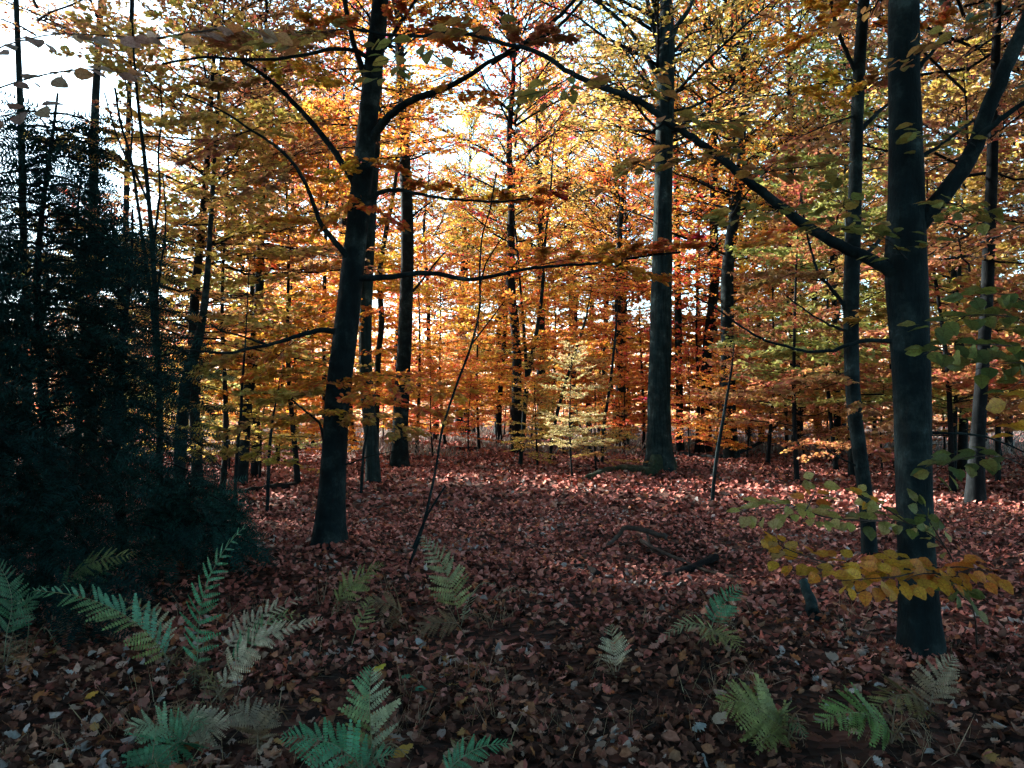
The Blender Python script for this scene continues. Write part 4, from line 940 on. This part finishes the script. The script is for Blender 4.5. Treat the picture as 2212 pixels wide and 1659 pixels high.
# ------------------------------------------------------------------ near leafy twigs
def leafy(label, name, cat, base, twigs, group=None, leaf=.075, seed=1, upd=(0, -.45, .9)):
    """base: world point of the stem's foot; twigs: dicts p=[(x,y,dist)...], n leaves, colours"""
    rng = np.random.default_rng(seed)
    t = thing(name, label, cat, base, group)
    b = np.array(base)
    for tw in twigs:
        pts = np.array([P(*q) for q in tw['p']])
        c = catmull(pts, 24)
        ob('twig', tri_mesh('twig', *tube(c - b, np.linspace(tw.get('r', .005), .0015, 24), 6), M_TWIG, True), t)
        if tw.get('n', 0) == 0: continue
        n = int(tw['n'] * 1.7); lo = tw.get('s0', .1)
        s = np.linspace(lo, 1, n); j = np.clip((s * 23).astype(int), 0, 22)
        Tn = nrm(np.gradient(c, axis=0))[j]
        upv = nrm(np.array(tw.get('up', upd)))
        side = nrm(np.cross(np.broadcast_to(upv, (n, 3)), Tn)) * np.where(np.arange(n) % 2, 1, -1)[:, None]
        an = rng.uniform(.5, 1.25, n)
        ax = np.cos(an)[:, None] * Tn + np.sin(an)[:, None] * side; ax[:, 2] -= rng.uniform(0, .35, n)
        pos = c[j] + side * rng.uniform(.0, tw.get('spread', .03), n)[:, None] + rng.standard_normal((n, 3)) * .008
        up = upv + rng.standard_normal((n, 3)) * .42
        leaf_objects(t, pos + nrm(ax) * leaf * .14, ax, up, leaf * rng.uniform(.8, 1.15, n), tw['c'], rng, b, wid=tw.get('wid', 1.15))
    return t
YG = [(.66, .58, .15), (.74, .66, .22), (.52, .52, .13), (.72, .60, .24)]
YO = [(.90, .41, .03), (.92, .48, .04), (.88, .30, .03), (.76, .42, .04)]
OG = [(.86, .27, .03), (.80, .19, .03), (.90, .36, .03)]
GR = [(.16, .22, .05), (.22, .26, .05), (.12, .19, .05), (.26, .26, .06)]
gb = onground(2110, 1400); gb[2] -= .03
def foot(q): return [(2110, 1395, gb[1])] if q else []
leafy('young beech with flat tiers of yellow, orange and olive leaves before the thick near trunk', 'beech_sapling', 'sapling', gb, [
    dict(p=[(2110, 1402, gb[1]), (2105, 1330, 4.6), (2080, 1270, 4.4), (2010, 1235, 4.2)], n=0, r=.008),
    dict(p=[(2080, 1262, 4.35), (1980, 1225, 4.15), (1900, 1228, 4.05), (1800, 1222, 4.0), (1720, 1205, 4.0), (1655, 1190, 4.0)], n=34, c=YO, spread=.09),
    dict(p=[(2010, 1235, 4.15), (2060, 1225, 4.0), (2100, 1228, 3.95), (2140, 1235, 3.95)], n=16, c=OG, spread=.07),
    dict(p=[(1990, 1232, 4.1), (1940, 1245, 3.9), (1880, 1250, 3.8), (1810, 1255, 3.75)], n=22, c=YO, spread=.08),
    dict(p=[(2060, 1240, 4.2), (1990, 1240, 3.95), (1950, 1255, 3.85)], n=12, c=YO, spread=.08),
    dict(p=[(2070, 1260, 4.3), (2060, 1270, 4.1), (2080, 1290, 4.0), (2110, 1310, 4.0)], n=10, c=GR, spread=.06),
    dict(p=[(2080, 1270, 4.4), (2040, 1180, 4.4), (1960, 1130, 4.4), (1900, 1125, 4.3), (1860, 1130, 4.25)], n=16, c=YG + GR, s0=.3, spread=.06),
    dict(p=[(2040, 1180, 4.4), (2010, 1130, 4.4), (1985, 1095, 4.4)], n=9, c=GR, s0=.3, spread=.05),
    dict(p=[(1960, 1130, 4.4), (1900, 1090, 4.4), (1860, 1072, 4.4)], n=7, c=YO[:2] + YG, s0=.6, spread=.05),
    dict(p=[(1900, 1125, 4.3), (1800, 1120, 4.2), (1720, 1100, 4.1), (1650, 1100, 4.05), (1598, 1108, 4.0)], n=24, c=YG, s0=.25, spread=.07),
    dict(p=[(1740, 1105, 4.1), (1755, 1075, 4.15), (1768, 1048, 4.2)], n=7, c=YG + OG, s0=.3, spread=.04),
    dict(p=[(1800, 1222, 4.0), (1710, 1190, 4.05), (1668, 1168, 4.05)], n=5, c=YO + [(.55, .36, .12)], s0=.6, spread=.04),
], leaf=.080, seed=301)
g2 = onground(2330, 1330); g2[2] -= .03
leafy('green-leaved beech sapling reaching in from the frame edge beside the thick near trunk', 'beech_sapling', 'sapling', g2, [
    dict(p=[(2330, 1335, g2[1]), (2320, 1100, 4.6), (2290, 850, 4.4), (2260, 700, 4.2)], n=0, r=.012),
    dict(p=[(2270, 740, 4.3), (2200, 690, 4.1), (2120, 680, 4.0), (2050, 690, 3.95), (2000, 715, 3.9)], n=20, c=GR, spread=.06),
    dict(p=[(2280, 780, 4.3), (2200, 750, 4.1), (2110, 745, 4.0), (2040, 750, 3.9), (1995, 765, 3.85)], n=22, c=GR, spread=.07),
    dict(p=[(2285, 830, 4.35), (2230, 790, 4.1), (2170, 785, 4.0), (2100, 800, 3.95)], n=16, c=GR, spread=.06),
    dict(p=[(2260, 700, 4.2), (2210, 650, 4.1), (2150, 635, 4.0), (2090, 650, 3.95)], n=15, c=GR, spread=.06),
    dict(p=[(2280, 760, 4.3), (2210, 820, 4.0), (2180, 840, 3.9)], n=8, c=OG + GR, spread=.05),
    dict(p=[(2318, 1080, 4.6), (2200, 1000, 4.4), (2120, 985, 4.3), (2050, 1000, 4.2), (2010, 1030, 4.1)], n=14, c=GR, s0=.5, spread=.06),
    dict(p=[(2300, 900, 4.4), (2260, 860, 4.0), (2215, 860, 3.7), (2185, 870, 3.6)], n=7, c=OG + YO, s0=.4, spread=.05),
    dict(p=[(2310, 960, 4.4), (2270, 930, 4.0), (2220, 930, 3.7), (2190, 950, 3.6)], n=7, c=YO, s0=.4, spread=.05),
], leaf=.10, seed=302)
g3 = onground(-330, 1400); g3[2] -= .03
GPK = [(.40, .30, .27), (.44, .36, .33), (.36, .22, .18), (.42, .34, .24)]
leafy('overhanging twig of dull pinkish-brown leaves close by at the upper left', 'beech_sapling', 'sapling', g3, [
    dict(p=[(-330, 1400, g3[1]), (-320, 900, 3.4), (-250, 500, 3.2), (-160, 250, 3.0)], n=0, r=.014),
    dict(p=[(-200, 330, 3.0), (-60, 140, 2.9), (80, 80, 2.9), (200, 75, 3.0), (330, 85, 3.1)], n=15, c=GPK, s0=.25, spread=.05),
    dict(p=[(-250, 480, 3.1), (-120, 330, 2.9), (-20, 260, 2.9), (60, 240, 2.9), (120, 235, 2.9)], n=8, c=GPK, s0=.3, spread=.05),
    dict(p=[(-160, 250, 3.0), (60, 170, 3.1), (200, 150, 3.3), (300, 165, 3.4)], n=11, c=GPK + [BR], s0=.4, spread=.05),
    dict(p=[(330, 85, 3.1), (420, 70, 3.3), (520, 60, 3.5), (600, 75, 3.6)], n=18, c=NEARC + GPK, s0=.1, spread=.06),
], leaf=.08, seed=303, upd=(0, -.6, .75))

# ------------------------------------------------------------------ fallen wood and stones of moss
def log(label, name, cat, pts, w0, w1, mat=M_LOG, extra=(), group=None, seed=1, k=10, lift=.3):
    """pts: picture points on the floor (or with a height above it)"""
    rng = np.random.default_rng(seed)
    W = []
    for q in pts:
        g = onground(q[0], q[1]); h = q[2] if len(q) > 2 else 0
        if h: g = P(q[0], q[1] , onground(q[0], q[1] + h * FD / g[1])[1]) if False else g + np.array([0, 0, h])
        W.append(g)
    W = np.array(W); b = W[0].copy(); lift = max(lift, .75)
    def build(W, a, c, kk):
        m = max(8, len(W) * 4); cc = catmull(W, m); r = np.linspace(a, c, m)
        cc[:, 2] += r * lift
        cc[1:-1] += rng.standard_normal((m - 2, 3)) * r[1:-1, None] * .15
        return tube(cc, r, kk, rng, .10)
    V, F = build(W, w0, w1, k)
    if not extra:
        o = ob(name, tri_mesh(name, V - b, F, mat, True), loc=b); tag(o, label, cat, group); return o
    t = thing(name, label, cat, b, group)
    ob('stem', tri_mesh('stem', V - b, F, mat, True), t)
    for e in extra:
        W2 = []
        for q in e['p']:
            g = onground(q[0], q[1]); h = q[2] if len(q) > 2 else 0
            W2.append(g + np.array([0, 0, h]))
        V, F = build(np.array(W2), e['w'][0], e['w'][1], 7)
        ob('branch', tri_mesh('branch', V - b, F, mat, True), t)
    return t
log('short black rotten log lying on the litter right of the middle', 'fallen_log', 'log', [(1435, 1250), (1480, 1236), (1545, 1212)], .032, .052, seed=401)
log('crooked dead branch bent like an elbow on the litter', 'fallen_branch', 'branch', [(1300, 1190), (1335, 1172, .06), (1352, 1170, .16), (1400, 1172, .11), (1440, 1176, .06)], .020, .034, mat=M_TWIG, seed=402, extra=[dict(p=[(1398, 1172, .10), (1404, 1185, .03), (1412, 1196)], w=(.018, .010))])
log('straight dead branch running down to the black rotten log', 'fallen_branch', 'branch', [(1385, 1180, .05), (1420, 1200, .05), (1470, 1220, .04), (1520, 1240, .03), (1600, 1255, .02)], .026, .014, mat=M_TWIG, seed=403)
log('long low mossy log lying left of the oak\'s foot', 'mossy_log', 'log', [(1268, 1036), (1320, 1022), (1365, 1022), (1410, 1032)], .06, .14, mat=M_MOSS, seed=404, lift=.5)
log('black rotten log at the far end of the clearing', 'fallen_log', 'log', [(958, 968), (990, 972), (1028, 974)], .06, .10, seed=405)
log('black log end lying left of the near beech', 'fallen_log', 'log', [(528, 1066), (585, 1060), (638, 1056)], .06, .085, seed=406, lift=.7)
log('long dark fallen trunk far behind the yellow sprays', 'fallen_log', 'log', [(470, 930), (560, 926), (700, 930)], .22, .30, seed=407, lift=.9)
log('mossy grey broken log standing tilted in the litter at right', 'broken_log', 'log', [(1760, 1340), (1745, 1320, .10), (1735, 1312, .20)], .055, .035, mat=M_OAK, seed=408, k=12)
log('bluish bare stick lying behind the tan fern in the left foreground', 'stick', 'stick', [(390, 1500), (440, 1455), (492, 1432)], .016, .011, mat=M_OAK, seed=409)
log('thin stick lying level in the left foreground', 'stick', 'stick', [(590, 1518), (700, 1512), (770, 1505)], .005, .004, mat=M_TWIG, seed=410)
log('pale curved stick lying at the foot of the thick near trunk', 'stick', 'stick', [(1830, 1388), (1900, 1392), (1945, 1425)], .010, .006, mat=M_OAK, seed=411)
log('pale forked stick at the bottom right edge', 'stick', 'stick', [(1508, 1600), (1518, 1630), (1528, 1660)], .008, .006, mat=bark_material('bleached_wood', (.2, .24, .25), (.3, .34, .35), (.4, .42, .42)), seed=412)
log('dark hump of rotten stump in the litter left of the elbowed branch', 'rotten_stump', 'stump', [(1240, 1228), (1262, 1232, .01), (1290, 1246)], .03, .04, seed=413)
log('dark arching fallen bough right of the oak', 'fallen_branch', 'branch', [(1470, 985), (1560, 990), (1640, 990, .5), (1690, 985, 1.2), (1760, 985, 1.7), (1840, 990, 1.75)], .09, .03, mat=M_DARK, seed=414)
log('dead branch lying at the far right of the clearing', 'fallen_branch', 'branch', [(1540, 1070), (1620, 1078), (1700, 1092), (1760, 1115)], .035, .015, mat=M_LOG, seed=415)
rg = random.Random(9)
for i in range(26):
    px, py = rg.uniform(560, 2100), rg.uniform(1000, 1560)
    dx, dy = rg.uniform(-60, 60), rg.uniform(-14, 14)
    log('thin dead twig lying on the brown leaf litter', 'twig', 'twig', [(px, py), (px + dx * .5, py + dy * .5 + rg.uniform(-4, 4)), (px + dx, py + dy)], .007, .003, mat=M_TWIG, group='twigs scattered on the litter', seed=500 + i, k=5)

# dry stalks and grass standing in the near litter
rng = np.random.default_rng(880)
n = 1500
cxy = np.stack([rng.uniform(-3.2, 3.2, 60), rng.uniform(3.0, 6.8, 60)], -1)
k = rng.integers(60, size=n); X = cxy[k, 0] + rng.standard_normal(n) * .10; Y = cxy[k, 1] + rng.standard_normal(n) * .10
TV = np.array([(0, .012, 0), (0, -.012, 0), (.35, .010, .02), (.35, -.010, .02), (.7, .007, .10), (.7, -.007, .10), (1, 0, .24)], float); TF = np.array([(0, 1, 3), (0, 3, 2), (2, 3, 5), (2, 5, 4), (4, 5, 6)])
ax = np.array([0, 0, .9]) + rng.standard_normal((n, 3)) * .55; ax[:, 2] = np.abs(ax[:, 2]) + .1
V, F = scatter(TV, TF, np.stack([X, Y, G(X, Y) - .01], -1), ax, rng.standard_normal((n, 3)), rng.uniform(.06, .24, n))
o = ob('dry_grass', tri_mesh('dry_grass', V, F, M_LEAF), color=(.26, .21, .13)); o['kind'] = 'stuff'
tag(o, 'dry grass stalks standing in the near leaf litter', 'grass')

# ------------------------------------------------------------------ leaf litter
LOB = [leaf_lobed(s, c) for s, c in ((1, .25), (2, .5), (3, -.3))]
FIN = [leaf_fine(s, .10, d, .33) for s, d in ((4, .25), (5, -.3))]
TPL = LOB + FIN
C4 = [(LEAF4_V * [1, 1.2, 4], LEAF4_F), (LEAF4_V * [1, 1.0, -5], LEAF4_F)]
rng = np.random.default_rng(900)
def field(y0, y1, dens, spread=1.15):
    A = []
    area = .5 * (y1 ** 2 - y0 ** 2) * 1.3 * spread
    n = int(area * dens)
    Y = np.sqrt(rng.uniform(y0 ** 2, y1 ** 2, n)); X = Y * rng.uniform(-.65, .65, n) * spread
    return X, Y
lit = Bag(); lit2 = Bag()
def litter(X, Y, tpls, smin, smax, tilt, lift):
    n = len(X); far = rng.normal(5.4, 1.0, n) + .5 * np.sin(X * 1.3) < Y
    kind = rng.integers(len(tpls), size=n)
    yaw = rng.random(n) * 6.28
    ax = np.stack([np.cos(yaw), np.sin(yaw), rng.standard_normal(n) * tilt], -1)
    up = np.array([0, 0, 1.0]) + rng.standard_normal((n, 3)) * tilt
    pos = np.stack([X, Y, G(X, Y) + np.abs(rng.standard_normal(n)) * lift + .006], -1)
    sz = rng.uniform(smin, smax, n)
    for k, (TV, TF) in enumerate(tpls):
        q = kind == k
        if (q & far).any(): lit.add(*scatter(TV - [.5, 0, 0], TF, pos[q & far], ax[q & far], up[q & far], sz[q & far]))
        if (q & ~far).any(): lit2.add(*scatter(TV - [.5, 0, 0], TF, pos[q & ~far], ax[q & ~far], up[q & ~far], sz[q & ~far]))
X, Y = field(2.3, 6.0, 520, 1.25); near = np.argsort(Y)
nz = np.sin(X * 2.3 + 1.3 * np.sin(Y * 1.7)) + np.sin(Y * 2.9 + 1.1 * np.sin(X * 2.1 + .5)) + rng.standard_normal(len(X)) * .7
q = nz > -1.25; X, Y = X[q], Y[q]
litter(X, Y, TPL + C4 + C4, .03, .09, .6, .022)
X, Y = field(6.0, 13.0, 290, 1.2); litter(X, Y, [(LEAF4_V * [1, 1.3, 3], LEAF4_F), (LEAF4_V * [1, 1.2, -4], LEAF4_F)], .045, .085, .5, .02)
X, Y = field(13.0, 30.0, 95, 1.15); litter(X, Y, [(LEAF4_V * [1, 1.4, 3], LEAF4_F)], .075, .13, .55, .03)
X, Y = field(30.0, 60.0, 12, 1.1); litter(X, Y, [(LEAF4_V * [1, 1.4, 3], LEAF4_F)], .16, .30, .55, .04)
for bb, r0 in ((b1, .20), (b5, .14), (b6, .10), (b4, .42)):
    n = 260; th = rng.random(n) * 6.283; e = rng.exponential(.13, n); rr_ = r0 + e
    X = bb[0] + np.cos(th) * rr_; Y = bb[1] + np.sin(th) * rr_
    ax = np.stack([np.cos(th), np.sin(th), -.5 + rng.standard_normal(n) * .4], -1)
    pos = np.stack([X, Y, G(X, Y) + .09 * np.exp(-e / .12) * rng.random(n) + .01], -1)
    lit.add(*scatter(TPL[0][0] - [.5, 0, 0], TPL[0][1], pos, ax, np.array([0, 0, 1.0]) + rng.standard_normal((n, 3)) * .5, rng.uniform(.05, .09, n)))
o = ob('leaf_litter', lit.mesh('leaf_litter', M_LITTER, True)); o['kind'] = 'stuff'
o2 = ob('shade_toned_oak_leaves', lit2.mesh('shade_toned_oak_leaves', M_LITTER2, True)); o2['kind'] = 'stuff'
tag(o2, 'brown oak leaves matted over the near ground, coloured darker for the foreground shade', 'leaf litter')
tag(o, 'carpet of red-brown fallen leaves covering the forest floor', 'leaf litter')

# the largest fallen leaves lie on top, each on its own
M_FALL = leaf_material('single_fallen_leaf', trans=.1, hvar=.02, vlo=.8, vhi=1.15, noise_scale=20.0)
FALLM = [tri_mesh('fallen_leaf', TV - [.5, 0, 0], TF, M_FALL, True) for TV, TF in TPL]
FC = [(.30, .12, .085), (.42, .22, .17), (.20, .075, .05), (.46, .30, .24), (.26, .23, .22), (.36, .13, .04), (.12, .05, .035), (.38, .27, .22), (.27, .10, .07), (.50, .30, .10)]
rng = np.random.default_rng(901)
Y = 2.9 + 3.0 * rng.random(290) ** 1.3; X = Y * rng.uniform(-.66, .66, 290)
yaw = rng.random(290) * 6.28
leaf_objects(ground, np.stack([X, Y, G(X, Y) + .028 + rng.random(290) * .02], -1), np.stack([np.cos(yaw), np.sin(yaw), rng.standard_normal(290) * .25], -1),
             np.array([0, 0, 1.0]) + rng.standard_normal((290, 3)) * .3, rng.uniform(.07, .11, 290), FC, rng, np.zeros(3), name='fallen_leaf', meshes=FALLM)
# a few that stand out by colour
for (px, py, c, s) in [(820, 1462, (.70, .55, .06), .085), (198, 1524, (.65, .34, .04), .07), (605, 1490, (.34, .07, .05), .09), (745, 1640, (.58, .33, .28), .07), (880, 1478, (.03, .22, .12), .08), (910, 1505, (.03, .20, .12), .08), (1555, 1575, (.46, .37, .31), .10), (1510, 1590, (.34, .38, .42), .10), (1680, 1600, (.60, .36, .10), .09), (870, 1650, (.50, .30, .05), .10)]:
    g = onground(px, py); 
    leaf_objects(ground, (g + [0, 0, .05])[None], np.array([[.8, .5, .15]]), np.array([[.1, -.4, .9]]), [s], c, rng, np.zeros(3), name='fallen_leaf', meshes=FALLM[3:] if py < 1530 else FALLM)
print('TRIS', sum(len(m.polygons) for m in bpy.data.meshes), 'OBJS', len(bpy.data.objects))
